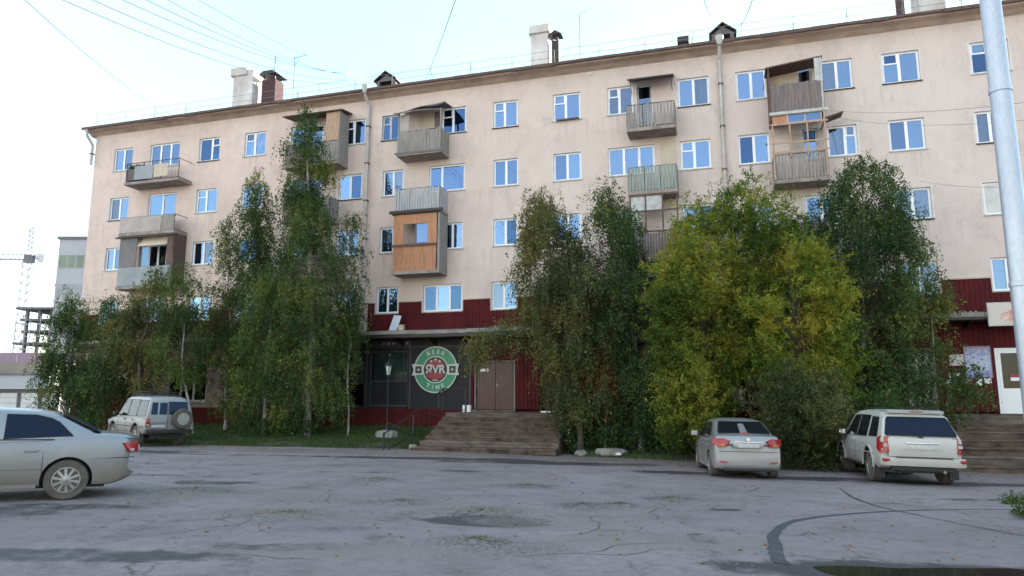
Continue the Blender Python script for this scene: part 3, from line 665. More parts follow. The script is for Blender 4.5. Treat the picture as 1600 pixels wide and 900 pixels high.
# row 2
w_(2, -23.4, -22.3, 'two', 1); w_(2, -20.97, -19.2, 'three', 1); w_(2, -17.6, -16.3, 'two', 1); w_(2, -14.75, -13.44, 'two', 0)
w_(2, -11.9, -10.05, 'two', 1); w_(2, -9.05, -7.82, 'two', 1); w_(2, -6.76, -5.62, 'two', 0); w_(2, -4.34, -2.39, 'three', 2)
w_(2, -0.97, 0.2, 'two', 1); w_(2, 1.97, 3.2, 'two', 0); w_(2, 4.46, 6.49, 'three', 1); w_(2, 7.59, 8.86, 'two', 0); w_(2, 10.0, 11.2, 'two', 1)
w_(2, 12.45, 13.66, 'two', 1); w_(2, 15.7, 16.98, 'two', 1); w_(2, 18.74, 19.8, 'two', 1)
for k in (1, 2, 3):
    for row in (5, 4, 3, 2): w_(row, 18.73 + 3.2 * k, 19.95 + 3.2 * k, 'two', row % 2)
# ground floor openings (s0,s1,z0,z1)
SHOP = [(-22.6, -20.2, 1.35, 3.5), (-18.6, -16.2, 1.35, 3.5), (-14.6, -12.2, 1.35, 3.5), (-8.25, -7.3, 1.15, 3.72), (-7.0, -5.05, 1.15, 3.70),
        (-1.74, 0.15, 1.02, 3.18), (1.31, 2.42, 1.0, 3.25), (4.6, 6.8, 1.35, 3.4), (8.0, 10.2, 1.35, 3.4), (11.2, 13.4, 1.35, 3.4), (15.62, 16.62, 1.0, 3.42), (18.55, 19.6, 0.95, 3.40), (21.5, 23.8, 1.3, 3.4)]
holes = [(w[0], w[1], w[2], w[3]) for w in WIN] + SHOP
# doorway walls behind balconies: door beside the balcony windows
def wall_sheet(name, mat, s0, s1, z0, z1, holes, y, depth, parent, rmat=None):
    H = [h for h in holes if h[0] < s1 and h[1] > s0 and h[2] < z1 and h[3] > z0]
    ss = sorted({s0, s1} | {min(max(v, s0), s1) for h in H for v in h[:2]})
    zz = sorted({z0, z1} | {min(max(v, z0), z1) for h in H for v in h[2:4]})
    mb = MB()
    for i in range(len(ss) - 1):
        run = None
        for j in range(len(zz) - 1):
            cs, cz = (ss[i] + ss[i + 1]) / 2, (zz[j] + zz[j + 1]) / 2
            inside = any(h[0] < cs < h[1] and h[2] < cz < h[3] for h in H)
            if not inside:
                mb.add([(ss[i], y, zz[j]), (ss[i + 1], y, zz[j]), (ss[i + 1], y, zz[j + 1]), (ss[i], y, zz[j + 1])], [(0, 1, 2, 3)])
    mb.cm = 1
    for h in H:
        a, c_, e, g = max(h[0], s0), min(h[1], s1), max(h[2], z0), min(h[3], z1)
        y2 = y + depth
        if h[0] >= s0: mb.add([(a, y, e), (a, y2, e), (a, y2, g), (a, y, g)], [(0, 1, 2, 3)])
        if h[1] <= s1: mb.add([(c_, y, e), (c_, y2, e), (c_, y2, g), (c_, y, g)], [(3, 2, 1, 0)])
        if h[2] >= z0 and e == h[2]: mb.add([(a, y, e), (c_, y, e), (c_, y2, e), (a, y2, e)], [(0, 1, 2, 3)])
        if h[3] <= z1 and g == h[3]: mb.add([(a, y, g), (c_, y, g), (c_, y2, g), (a, y2, g)], [(3, 2, 1, 0)])
    mb.cm = 0
    me = bpy.data.meshes.new(name); me.from_pydata(mb.v, [], mb.f)
    me.materials.append(M[mat]); me.materials.append(M[rmat or 'reveal'])
    me.polygons.foreach_set('material_index', mb.m)
    o = bpy.data.objects.new(name, me); COL.objects.link(o); o.parent = parent
    return o
ZB = -1.6
wall_sheet('wall', 'plaster', S0, S1, 5.99, ZT, holes, 0.0, 0.26, BLD)
wall_sheet('wall', 'plaster', S0, S1, 4.40, 5.985, holes, 0.0, 0.26, BLD)
seg = [(S0, -9.0, 'stone'), (-8.995, -1.90, 'shopgrey'), (-1.895, S1, 'red')]
for a, c_, mt in seg: wall_sheet('wall', mt, a, c_, 1.06, 4.398, SHOP, 0.0, 0.26, BLD, 'shopgrey2' if mt == 'shopgrey' else 'redpl' if mt == 'red' else 'reveal')
# end and back walls, interior backing
mb = MB()
mb.add([(S0, 0, ZB), (S0, BACK, ZB), (S0, BACK, ZT), (S0, 0, ZT)], [(0, 1, 2, 3)])
mb.add([(S1, 0, ZB), (S1, BACK, ZB), (S1, BACK, ZT), (S1, 0, ZT)], [(3, 2, 1, 0)])
mb.add([(S0, BACK, ZB), (S1, BACK, ZB), (S1, BACK, ZT), (S0, BACK, ZT)], [(3, 2, 1, 0)])
mb.build('end_wall', 'plaster', BLD)
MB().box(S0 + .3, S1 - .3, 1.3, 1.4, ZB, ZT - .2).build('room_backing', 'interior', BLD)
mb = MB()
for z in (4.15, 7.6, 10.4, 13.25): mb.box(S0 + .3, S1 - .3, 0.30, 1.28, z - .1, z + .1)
mb.build('floor_slabs', 'interior', BLD)
# plinths
MB().box(S0 - .03, S1, -0.05, 0.2, ZB, 0.22).build('plinth', 'concrete', BLD)
mb = MB(); mb.box(S0 - .02, -2.35, -0.03, 0.2, 0.222, 1.058); mb.box(-2.349, S1, -0.028, 0.2, 0.222, 0.998); mb.build('plinth_band', 'redpl', BLD)

# corrugated dark red sheets
def corrugated(s0, s1, z0, z1, y=-0.03, pitch=0.16, dep=0.022, mat='red'):
    mb = MB(); n_ = max(1, int((s1 - s0) / pitch)); p = (s1 - s0) / n_; pts = []
    for i in range(n_):
        a = s0 + i * p; pts += [(a, y), (a + p * .5, y), (a + p * .62, y - dep), (a + p * .88, y - dep)]
    pts.append((s1, y))
    vs = [(a, b_, z0) for a, b_ in pts] + [(a, b_, z1) for a, b_ in pts]; k = len(pts)
    mb.add(vs, [(i, i + 1, k + i + 1, k + i) for i in range(k - 1)])
    t = pts[0]
    return mb.build('cladding_sheet', mat, BLD)
def clad(s0, s1, z0, z1, hs):
    hs = sorted(h for h in hs if h[0] < s1 and h[1] > s0 and h[2] < z1 and h[3] > z0)
    a = s0
    for h in hs:
        if h[0] - .06 > a: corrugated(a, h[0] - .06, z0, z1)
        if h[2] - .06 > z0: corrugated(h[0] - .058, h[1] + .058, z0, h[2] - .06)
        if h[3] + .06 < z1: corrugated(h[0] - .058, h[1] + .058, h[3] + .06, z1)
        a = h[1] + .06
    if a < s1: corrugated(a, s1, z0, z1)
clad(S0, -7.7, 4.62, 5.98, holes); clad(-7.18, 24, 4.62, 5.98, holes)
clad(-1.88, 24.0, 1.062, 4.28, SHOP)
xs_ = [S0]
for h in sorted(h for h in holes if h[2] < 6.0 < h[3] and h[1] < 24): xs_ += [h[0] - .09, h[1] + .09]
xs_.append(24)
for i in range(0, len(xs_), 2): MB().box(xs_[i], xs_[i + 1], -0.075, -0.001, 5.985, 6.03).build('cladding_cap', 'cornice', BLD)
# window units
KIND = {'two': [.5], 'vent_l': [.46], 'vent_r': [.6], 'three': [.34, .67], 'wide': [.36], 'door3': [.34, .68], 'door2': [.5], 'one': [], 'board': []}
def window(s0, s1, z0, z1, kind, cur, fr, y=0.09, glass='glass'):
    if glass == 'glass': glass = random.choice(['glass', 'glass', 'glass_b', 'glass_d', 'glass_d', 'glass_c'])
    fw = 0.08; mb = MB(); g = 0.004; w = s1 - s0; yb = y + .05
    mb.box(s0 + g, s0 + fw, y, yb, z0 + g, z1 - g); mb.box(s1 - fw, s1 - g, y, yb, z0 + g, z1 - g)
    mb.box(s0 + fw, s1 - fw, y, yb, z1 - fw, z1 - g); mb.box(s0 + fw, s1 - fw, y, yb, z0 + g, z0 + fw)
    cuts = [s0 + w * q for q in KIND[kind]]
    for c_ in cuts: mb.box(c_ - .055, c_ + .055, y - .004, yb, z0 + fw, z1 - fw)
    edges = [s0 + fw] + [v for c_ in cuts for v in (c_ - .055, c_ + .055)] + [s1 - fw]
    cells = [(edges[2 * i], edges[2 * i + 1]) for i in range(len(cuts) + 1)]
    vi = {'vent_l': 0, 'vent_r': len(cells) - 1}.get(kind); rects = []
    for i, (a, c_) in enumerate(cells):
        if i == vi:
            zt = z0 + (z1 - z0) * .66; mb.box(a, c_, y - .002, yb, zt - .03, zt + .03)
            rects += [(a, c_, z0 + fw, zt - .03), (a, c_, zt + .03, z1 - fw)]
            # slim casement round the vent
            mb.box(a, a + .03, y - .008, y, zt + .03, z1 - fw); mb.box(c_ - .03, c_, y - .008, y, zt + .03, z1 - fw)
        else: rects.append((a, c_, z0 + fw, z1 - fw))
    wo = mb.build('window', fr, BLD)
    for (a, c_, e, g_) in rects:
        t1, t2 = random.uniform(-.006, .006), random.uniform(-.006, .006); pm = MB().box(a - .01, c_ + .01, y + .02, y + .026, e - .01, g_ + .01)
        pm.v = [(v[0], v[1] + (t1 if v[0] > (a + c_) / 2 else -t1) + (t2 if v[2] > (e + g_) / 2 else -t2), v[2]) for v in pm.v]
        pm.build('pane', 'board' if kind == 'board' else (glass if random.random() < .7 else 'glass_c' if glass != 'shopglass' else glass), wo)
    MB().box(s0 - .05, s1 + .05, -.045, y, z0 - .045, z0 + .002).build('sill', 'darkmetal' if random.random() < .3 else 'oldwhite', wo)
    if z0 > 6.2 and random.random() < .6:     # pale painted surround, one U-shaped piece
        q = .07; MB().prism([(s0 - q, z0 - .05), (s0 - .001, z0 - .05), (s0 - .001, z1 + .001), (s1 + .001, z1 + .001), (s1 + .001, z0 - .05), (s1 + q, z0 - .05), (s1 + q, z1 + q * .6), (s0 - q, z1 + q * .6)], 'y', -.007, -.001).build('surround', 'reveal', wo)
    if cur == 0 and random.random() < .75: cur = random.choice([1, 1, 1, 2])
    if cur in (1, 2):
        cm_ = 'curtain' if cur == 1 else 'curtainmauve'
        mb = MB(); style = random.choice([0, 0, 1, 2])
        if style == 0: spans = [(s0, s0 + w * .36), (s1 - w * .30, s1)]
        elif style == 1: spans = [(s0, s1)]
        else: spans = [(s0, s0 + w * .48)]
        for (a, c_) in spans:
            k = max(4, int((c_ - a) / .04)); zb = z0 + (0 if style != 1 else .45 * (z1 - z0) * random.choice([0, 1]))
            vs = []
            for i in range(k + 1):
                yy = y + .13 + .015 * math.sin(i * 1.9); xx = a + (c_ - a) * i / k
                vs += [(xx, yy, zb), (xx, yy, z1)]
            mb.add(vs, [(2 * i, 2 * i + 2, 2 * i + 3, 2 * i + 1) for i in range(k)])
        mb.build('curtain', cm_, wo)
    return wo
for wdw in WIN: window(*wdw)
# cornice, roof, railing
mb = MB()
mb.prism([(-.01, ZT - .16), (-.22, ZT + .0), (-.52, ZT + .03), (-.52, ZT + .15), (.4, ZT + .15), (.4, ZT - .16)], 'x', S0 - .35, S1)
mb.build('eave', 'cornice', BLD)
mb = MB(); mb.prism([(-.60, ZT + .152), (-.60, ZT + .19), (6.0, ZT + 1.65), (12.7, ZT + .19), (12.7, ZT + .142)], 'x', S0 - .45, S1)
mb.build('roof', 'roof', BLD)
mb = MB()   # uneven lower lip of the tin edge
for i in range(62):
    a = S0 - .45 + i * .98
    mb.box(a, a + .96, -.635 - random.uniform(0, .02), -.602, ZT + .10 - random.uniform(0, .05), ZT + .20)
mb.build('roof_edge_tin', 'rust', BLD)
mb = MB()
for i in range(30):
    a = S0 + .3 + i * 2.05; zb = ZT + .20; mb = MB()
    mb.tube([(a, -.4, zb), (a, -.4, zb + .72)], .014, 5); mb.tube([(a, -.4, zb + .6), (a, .1, zb + .12)], .009, 4); mb.build('roof_rail_post', 'cable', BLD)
for h in (.36, .70): mb = MB(); mb.tube([(S0 + .3 + i * 2.05, -.4, ZT + .20 + h + random.uniform(-.02, .02)) for i in range(30)], .010, 5); mb.build('roof_rail', 'cable', BLD)
# chimneys
def chimney(s0, s1, d, zb, zt, mat, cap=None):
    mb = MB(); mb.box(s0, s1, d, d + (s1 - s0) * .9, zb, zt); c_ = mb.build('chimney', mat, BLD, bevel=.02)
    w = s1 - s0
    if cap == 'crown': MB().box(s0 - .08, s1 + .08, d - .08, d + w * .9 + .08, zt - .18, zt + .12).build('crown', mat, c_, bevel=.03)
    if cap == 'hood':
        mb = MB()
        for a in (s0 + .05, s1 - .1):
            for bb in (d + .05, d + w * .9 - .1): mb.box(a, a + .05, bb, bb + .05, zt, zt + .28)
        mb.prism([(s0 - .15, zt + .28), (s1 + .15, zt + .28), (s1 - .15, zt + .48), (s0 + .15, zt + .48)], 'y', d - .15, d + w * .9 + .15)
        mb.build('hood', 'darkmetal', c_)
# lengthwise chimney blocks
mb = MB(); mb.box(-17.7, -16.35, 2.4, 3.9, 17.0, 20.35); c_ = mb.build('chimney', 'whitewash', BLD, bevel=.02)
MB().box(-17.85, -16.75, 2.3, 4.0, 20.05, 20.55).build('crown', 'whitewash', c_, bevel=.04)
chimney(-15.95, -15.05, 2.7, 17.0, 19.75, 'darkbrick', 'hood')
mb = MB(); mb.box(0.22, 1.12, 2.6, 3.9, 17.0, 20.25); c_ = mb.build('chimney', 'whitewash', BLD, bevel=.02)
MB().box(.12, 1.22, 2.5, 4.0, 20.0, 20.45).build('crown', 'whitewash', c_, bevel=.04)
chimney(1.28, 1.66, 2.8, 17.0, 19.6, 'darkmetal', 'hood')
chimney(7.68, 8.05, 1.0, 16.6, 17.75, 'darkmetal', 'crown')
mb = MB(); mb.box(17.9, 18.95, 2.6, 3.8, 17.0, 20.0); c_ = mb.build('chimney', 'whitewash', BLD, bevel=.02)
MB().box(17.8, 19.05, 2.5, 3.9, 19.7, 20.2).build('crown', 'whitewash', c_, bevel=.04)
chimney(17.05, 17.35, 2.6, 17.0, 19.9, 'darkbrick', 'hood')
# dormers
for (a, c_) in ((-7.85, -6.55), (9.0, 10.2)):
    zb, zt, d = 16.8, 18.3, 1.2; mid_ = (a + c_) / 2
    mb = MB(); mb.box(a + .12, a + .28, d, d + .1, zb, zt - .45); mb.box(c_ - .28, c_ - .12, d, d + .1, zb, zt - .45)
    mb.prism([(a + .12, zt - .45), (c_ - .12, zt - .45), (mid_, zt - .08)], 'y', d, d + .1); mb.box(a + .28, c_ - .28, d, d + .1, zb, zb + .45)
    mb.box(a + .12, a + .2, d + .1, d + 2.2, zb, zt - .45); mb.box(c_ - .2, c_ - .12, d + .1, d + 2.2, zb, zt - .45)
    dm_ = mb.build('dormer', 'awning', BLD)
    MB().box(a + .25, c_ - .25, d + .5, d + .55, zb, zt - .4).build('opening', 'interior', dm_)
    mb = MB(); mb.prism([(a, zt - .48), (mid_, zt), (c_, zt - .48), (c_, zt - .42), (mid_, zt + .07), (a, zt - .42)], 'y', d - .15, d + 2.4)
    mb.build('dormer_roof', 'darkmetal', dm_)
# downpipes
def downpipe(s, z0, z1, hop=True):
    mb = MB(); mb.tube([(s + .03, -.62, z1), (s + .02, -.55, z1 - .35), (s, -.13, z1 - .75), (s, -.13, (z0 + z1) / 2), (s, -.13, z0)], .075, 10)
    if hop: mb.lathe([(.09, z1 - .30), (.17, z1 + .02), (.18, z1 + .10)], 12, (s + .03, -.64, 0))
    dp = mb.build('downpipe', 'pipe', BLD, smooth=True)
    mb = MB(); z = z0 + .6
    while z < z1 - 1: mb.box(s - .10, s + .10, -.22, 0, z, z + .05); z += 1.9
    mb.build('bracket', 'rust', dp)
downpipe(-7.42, 4.75, 16.7); downpipe(9.38, 4.75, 16.7); downpipe(-24.9, 14.6, 16.5, False)
# ------------------------------------------------------------------ balconies
def rail_frame(s0, s1, z0, z1, out, mb, r=.018, mids=2):
    pts = [(s0, -.02), (s0, -out), (s1, -out), (s1, -.02)]
    for z in (z0 + .04, z1): mb.tube([(p[0], p[1], z) for p in pts], r, 6)
    for i in range(mids + 2):
        s = s0 + (s1 - s0) * i / (mids + 1); mb.tube([(s, -out, z0 - .02), (s, -out, z1)], r, 6)
def slats(s0, s1, z0, z1, out, mat, parent, pitch=.115, w=.095, gap=True, jag=.03, left=True, right=True, name='slat_panel'):
    mb = MB(); s = s0
    while s < s1 - .02:
        j = random.uniform(-jag, jag); mb.box(s, min(s + w, s1), -out - .035 - random.uniform(0, .006), -out - .018, z0 + random.uniform(-jag, jag), z1 + j); s += pitch
    for on, sx in ((left, s0), (right, s1)):
        if not on: continue
        y = -out
        while y < -.08:
            sgn = -1 if sx == s0 else 1
            mb.box(*sorted((sx + sgn * .018, sx + sgn * .034)), y, min(y + w, -.03), z0 + random.uniform(-jag, jag), z1 + random.uniform(-jag, jag)); y += pitch
    return mb.build(name, mat, parent, kind='stuff')
def sheet(s0, s1, z0, z1, out, mat, parent, name='sheet', sides=True):
    mb = MB(); mb.box(s0, s1, -out - .03, -out - .02, z0, z1)
    if sides:
        mb.box(s0 - .03, s0 - .02, -out, -.03, z0, z1); mb.box(s1 + .02, s1 + .03, -out, -.03, z0, z1)
    return mb.build(name, mat, parent)
def slab(s0, s1, z0, z1, out):
    return MB().box(s0, s1, -out - .04, .02, z0, z1).build('balcony', 'slab', BLD, bevel=.02)
def bal(s0, s1, zs, out, frame=True, h=1.05):
    b_ = slab(s0, s1, zs - .16, zs, out)
    if frame:
        mb = MB(); rail_frame(s0 + .05, s1 - .05, zs, zs + h, out - .02, mb); mb.build('railing', 'darkmetal', b_)
    return b_
Z5, Z4, Z3, Z2 = 12.98, 10.16, 7.30, 4.45
# far left column
b1 = bal(-21.5, -17.95, Z5, .95)
sheet(-20.9, -19.7, Z5 + .1, Z5 + .85, .93, 'sheetgrey', b1, sides=False); sheet(-19.6, -18.7, Z5 + .15, Z5 + .85, .93, 'cream', b1, sides=False)
mb = MB()
for i in range(24): mb.tube([(-21.4 + i * .145, -.93, Z5 + .04), (-21.4 + i * .145, -.93, Z5 + 1.05)], .008, 4)
mb.build('baluster_row', 'darkmetal', b1, kind='stuff')
b2 = bal(-21.6, -18.0, Z4, .95, h=.85); sheet(-21.55, -18.9, Z4 + .02, Z4 + .84, .93, 'sheetpink', b2); sheet(-18.85, -18.05, Z4 + .02, Z4 + .84, .93, 'slat', b2, sides=False)
MB().box(-21.7, -17.8, -1.05, -.95, Z4 - .28, Z4 - .20).build('beam', 'darkmetal', b2)
b3 = bal(-21.5, -18.0, Z3, .95, h=1.0); sheet(-21.45, -18.05, Z3 + .02, Z3 + 1.0, .93, 'sheetgrey', b3)
MB().box(-21.48, -20.35, -.92, -.89, Z3 + 1.0, Z4 - .17).build('screen', 'sheetdark', b3)
MB().box(-18.40, -18.05, -.92, -.89, Z3 + 1.0, Z4 - .17).build('screen', 'rust', b3)
mb = MB(); mb.box(-18.03, -18.0, -.9, -.03, Z3 + .0, Z4 - .17); mb.build('side_screen', 'rust', b3)
mb = MB(); mb.prism([(-.95, Z4 - .75), (-.93, Z4 - .75), (-.55, Z4 - .20), (-.57, Z4 - .20)], 'x', -20.3, -18.45); mb.build('awning', 'cream', b3)
# second column (behind the tall birch)
b4 = bal(-11.6, -8.55, Z5, .9); slats(-9.95, -8.6, Z5 + .02, Z5 + 1.0, .88, 'slat', b4, left=False); slats(-11.55, -10.0, Z5 + .02, Z5 + 1.0, .88, 'slatdark', b4, right=False)
MB().box(-9.35, -8.60, -.87, -.84, Z5 + 1.05, Z5 + 2.55).build('screen', 'lumber', b4)
MB().box(-8.60, -8.56, -.9, -.02, Z5 + .0, Z5 + 2.55).build('side_screen', 'slat', b4)
mb = MB(); mb.prism([(-1.0, Z5 + 2.55), (-1.0, Z5 + 2.60), (.0, Z5 + 2.75), (.0, Z5 + 2.70)], 'x', -11.8, -8.4); mb.build('awning', 'rust', b4)
b4b = bal(-11.6, -8.9, Z4, .9); slats(-11.55, -8.95, Z4 + .02, Z4 + 1.0, .88, 'slat', b4b)
b4c = bal(-11.6, -8.9, Z3, .9); slats(-11.55, -8.95, Z3 + .02, Z3 + 1.0, .88, 'slatdark', b4c)
# third column
b5 = bal(-5.42, -3.12, Z5, .95)
slats(-5.38, -3.16, Z5 - .02, Z5 + 1.04, .93, 'slat', b5)
mb = MB(); mb.box(-5.5, -3.0, -1.02, -.98, Z5 - .08, Z5 + .02); mb.build('lip', 'sheetdark', b5)
mb = MB()  # sagging roofing felt awning
k = 12; vs = []
for i in range(k + 1):
    t = i / k; s = -5.55 + 2.6 * t
    vs += [(s, -1.15, 14.92 + .30 * t - .10 * math.sin(t * 9) * .3), (s, -.02, 15.42 + .05 * math.sin(t * 5)), (s, -1.17, 14.86 + .30 * t - .06 * math.sin(t * 9))]
fs = []
for i in range(k): fs += [(3 * i, 3 * i + 3, 3 * i + 4, 3 * i + 1), (3 * i + 2, 3 * i + 5, 3 * i + 3, 3 * i)]
mb.add(vs, fs); mb.build('awning', 'awning', b5)
mb = MB(); 
for s in (-5.35, -3.2): MB().box(s - .03, s + .03, -.96, -.90, Z5 + 1.0, 15.0).build('post', 'slat', b5)
MB().box(-5.30, -4.85, -.90, -.87, Z5 + 1.05, Z5 + 1.9).build('screen', 'sheetpink', b5)
MB().box(-4.7, -3.95, -.01, 0.0, Z5 + .2, 15.3).build('wall_panel', 'cream', b5)
mb = MB(); mb.box(-3.9, -3.6, -.03, -.004, Z5 + .1, 15.25); mb.build('door', 'sheetdark', b5)
b6 = bal(-5.5, -3.15, Z4, .95); slats(-5.46, -3.2, Z4 + .0, Z4 + 1.03, .93, 'slatpale', b6, pitch=.135, w=.10)
MB().box(-5.65, -3.0, -1.1, -.98, Z4 - .15, Z4 - .02).build('beam', 'darkmetal', b6)
b7 = bal(-5.5, -3.15, Z3, .95, frame=False)
slats(-5.45, -3.32, Z3 - .02, Z3 + 1.12, .93, 'orange', b7, pitch=.10, w=.092, jag=0, right=False)
MB().box(-5.55, -3.25, -1.02, -.95, Z3 + 1.13, Z3 + 1.24).build('ledge', 'rust', b7)
mb = MB(); mb.box(-5.45, -3.30, -.97, -.93, 9.50, 9.95); mb.box(-5.45, -4.95, -.97, -.93, Z3 + 1.24, 9.50); mb.box(-3.75, -3.30, -.97, -.93, Z3 + 1.24, 9.50); mb.build('screen', 'orange', b7)
MB().box(-5.55, -3.2, -1.0, -.02, 9.96, 10.0).build('screen_roof', 'rust', b7)
mb = MB(); mb.box(-3.25, -3.15, -.97, -.02, Z3 - .02, 9.95); mb.build('side_screen', 'slat', b7)
mb = MB(); mb.box(-4.95, -3.75, -.94, -.90, Z3 + 1.24, Z3 + 1.30); mb.box(-4.38, -4.32, -.94, -.90, Z3 + 1.30, 9.5); mb.build('casement', 'slatdark', b7)
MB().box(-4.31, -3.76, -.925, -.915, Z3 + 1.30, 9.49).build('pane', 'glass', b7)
# fourth column
b8 = bal(5.42, 7.48, Z5, .95); slats(5.46, 7.44, Z5 + .02, Z5 + 1.02, .93, 'slat', b8, pitch=.14, w=.095)
mb = MB(); mb.prism([(-.95, 15.18), (-.95, 15.24), (0, 15.62), (0, 15.54)], 'x', 5.5, 7.45); mb.build('awning', 'darkmetal', b8)
mb = MB(); mb.tube([(7.35, -.05, 14.9), (7.35, -.93, 15.2)], .015, 5); mb.tube([(5.6, -.05, 14.9), (5.6, -.93, 15.2)], .015, 5); mb.build('bracket', 'darkmetal', b8)
b9 = bal(5.42, 7.48, Z4 + .02, .95); slats(5.46, 7.44, Z4 + .02, Z4 + 1.08, .93, 'slatgreen', b9, pitch=.135, w=.10)
MB().box(6.78, 7.40, -.03, -.002, Z4 + .3, 12.65).build('door', 'cream', b9)
b10 = bal(5.42, 7.48, Z3, .95, frame=False)
slats(5.46, 7.44, Z3, Z3 + 1.05, .93, 'slatdark', b10)
mb = MB()
for s in (5.46, 6.1, 6.8, 7.40): mb.box(s, s + .06, -.97, -.91, Z3 + 1.05, 10.0)
for z in (Z3 + 1.07, 9.25, 9.94): mb.box(5.44, 7.48, -.985, -.965, z, z + .07)
mb.build('enclosure_frame', 'rust', b10)
mb = MB(); mb.box(5.52, 6.10, -.95, -.94, 9.32, 9.94); mb.box(6.16, 6.80, -.95, -.94, 9.32, 9.94); mb.box(5.52, 5.95, -.95, -.94, 8.5, 9.2); mb.build('screen', 'oldwhite', b10)
# fifth column
b11 = bal(11.25, 13.3, Z5, .95)
slats(11.29, 13.26, Z5 - .02, Z5 + 1.18, .93, 'slatdark', b11, pitch=.15, w=.142)
MB().box(11.2, 13.4, -1.03, -.985, Z5 - .12, Z5 + .0).build('lip', 'oldwhite', b11)
mb = MB(); mb.prism([(11.15, 14.92), (13.32, 15.15), (13.32, 15.20), (11.15, 14.97)], 'y', -.97, -.02); mb.build('awning', 'rust', b11)
MB().box(11.24, 11.28, -.95, -.02, Z5 - .3, 14.93).build('side_screen', 'rust', b11)
MB().box(13.20, 13.27, -.97, -.91, Z5, 15.17).build('post', 'oldwhite', b11); MB().box(13.0, 13.19, -.96, -.94, Z5 + 1.1, 15.12).build('screen', 'oldwhite', b11)
mb = MB(); mb.box(11.3, 12.42, -.012, -.002, Z5 + .1, 14.95); mb.box(13.04, 13.3, -.012, -.002, Z5 + .1, 15.1); mb.build('wall_panel', 'cream', b11)
b12 = bal(11.25, 13.3, Z4, .95)
slats(11.29, 13.26, Z4 + .0, Z4 + 1.05, .93, 'slat', b12, pitch=.13, w=.085)
mb = MB()
for s in (11.25, 11.9, 12.55, 13.2): mb.box(s, s + .06, -1.04, -.98, Z4 + .9 if s in (11.9, 12.55) else Z4, 12.50 if s != 13.2 else 12.95)
mb.box(11.27, 11.32, -.98, -.93, Z4 + 1.0, 12.2)
for z, a in ((12.40, 11.2), (11.62, 11.2), (Z4 + 1.07, 11.2)): mb.box(a, 13.35, -1.06, -1.041, z, z + .07)
mb.box(13.2, 13.26, -.98, -.02, 12.40, 12.47)
mb.build('scaffold_frame', 'lumber', b12)
mb = MB()
for s in (11.85, 12.5, 13.1): mb.box(s, s + .05, -.975, -.93, 12.48, 12.85)
mb.box(11.85, 13.15, -.976, -.93, 12.47, 12.52); sb = mb.build('fanlight_frame', 'oldwhite', b12)
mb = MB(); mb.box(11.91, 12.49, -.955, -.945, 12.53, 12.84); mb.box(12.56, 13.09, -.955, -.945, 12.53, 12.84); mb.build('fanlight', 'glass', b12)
MB().box(11.3, 11.85, -.95, -.94, 12.48, 12.84).build('screen', 'orange', b12)
mb = MB(); mb.box(12.0, 12.48, -.02, -.003, 11.3, 12.35); mb.box(13.12, 13.3, -.02, -.003, 10.6, 12.5); mb.build('wall_panel', 'sheetpink', b12)
mb = MB(); mb.prism([(13.28, 12.55), (13.95, 12.75), (13.95, 12.80), (13.28, 12.62)], 'y', -.9, -.3); mb.build('shelf', 'rust', b12)
b13 = bal(11.25, 13.3, Z3, .95); slats(11.29, 13.26, Z3 + .02, Z3 + 1.03, .93, 'slat', b13)
# ------------------------------------------------------------------ shop level
def canopy(s0, s1, z0, z1, out, mat='cornice'):
    c_ = MB().box(s0, s1, -out, -.08, z0, z1).build('canopy', 'darkmetal', BLD)
    mb = MB(); s = s0
    while s < s1 - .01:
        e = min(s + 2.4, s1); j = random.uniform(-.015, .015)
        mb.box(s + .005, e - .005, -out - .03 - random.uniform(0, .01), -out - .002, z1 - .13 + j, z1 + .03 + j); s = e
    mb.build('fascia', mat, c_)
    mb = MB(); mb.box(s0, s1, -out - .02, -.078, z1 + .031, z1 + .05); mb.build('canopy_roof', 'rust', c_)
    s = s0 + .4
    while s < s1: MB().prism([(-.08, z0 - .001), (-out + .15, z0 - .001), (-.08, z0 - .30)], 'x', s, s + .05).build('bracket', 'darkmetal', c_); s += 1.6
canopy(-8.9, 2.8, 4.22, 4.50, 1.25, 'concrete'); canopy(2.81, 17.95, 4.34, 4.56, 1.25, 'concrete'); canopy(17.96, 26, 4.34, 4.56, 1.25, 'concrete')
canopy(-24.8, -8.91, 4.22, 4.5, .6)
for (s0, s1, z0, z1) in [SHOP[i] for i in (0, 1, 2, 7, 8, 9, 12)]: window(s0, s1, z0, z1, 'three', 9, 'oldwhite', glass='shopglass')
# grey shop window: big pane over darker ribbed lower panel
wo = MB().box(-7.0, -6.93, .10, .16, 1.15, 3.70).box(-5.12, -5.05, .10, .16, 1.15, 3.70).box(-6.93, -5.12, .10, .16, 3.63, 3.70).box(-6.93, -5.12, .10, .16, 1.15, 1.22).box(-6.93, -5.12, .10, .16, 2.28, 2.34).box(-5.32, -5.27, .10, .16, 2.34, 3.63).build('window', 'shopgrey2', BLD)
M['litshop'] = pmat('shop_blind', (0.62, 0.74, 0.70), (0.48, 0.60, 0.57), 1.0, 0.8)
MB().box(-6.93, -5.12, .24, .25, 2.34, 3.63).build('blind', 'litshop', wo)
MB().box(-6.93, -5.32, .12, .13, 2.34, 3.63).build('pane', 'shopglass', wo); MB().box(-5.27, -5.12, .12, .13, 2.34, 3.63).build('pane', 'shopglass', wo)
mb = MB()
for i in range(8): mb.box(-6.92, -5.13, .115 + .004 * (i % 2), .15, 1.225 + i * .131, 1.225 + i * .131 + .125)
mb.build('lower_panel', 'shopgrey', wo)
wo = MB().box(-8.25, -8.19, .10, .16, 1.15, 3.72).box(-7.36, -7.30, .10, .16, 1.15, 3.72).box(-8.19, -7.36, .10, .16, 3.66, 3.72).box(-8.19, -7.36, .10, .16, 1.15, 1.21).build('window', 'shopgrey', BLD)
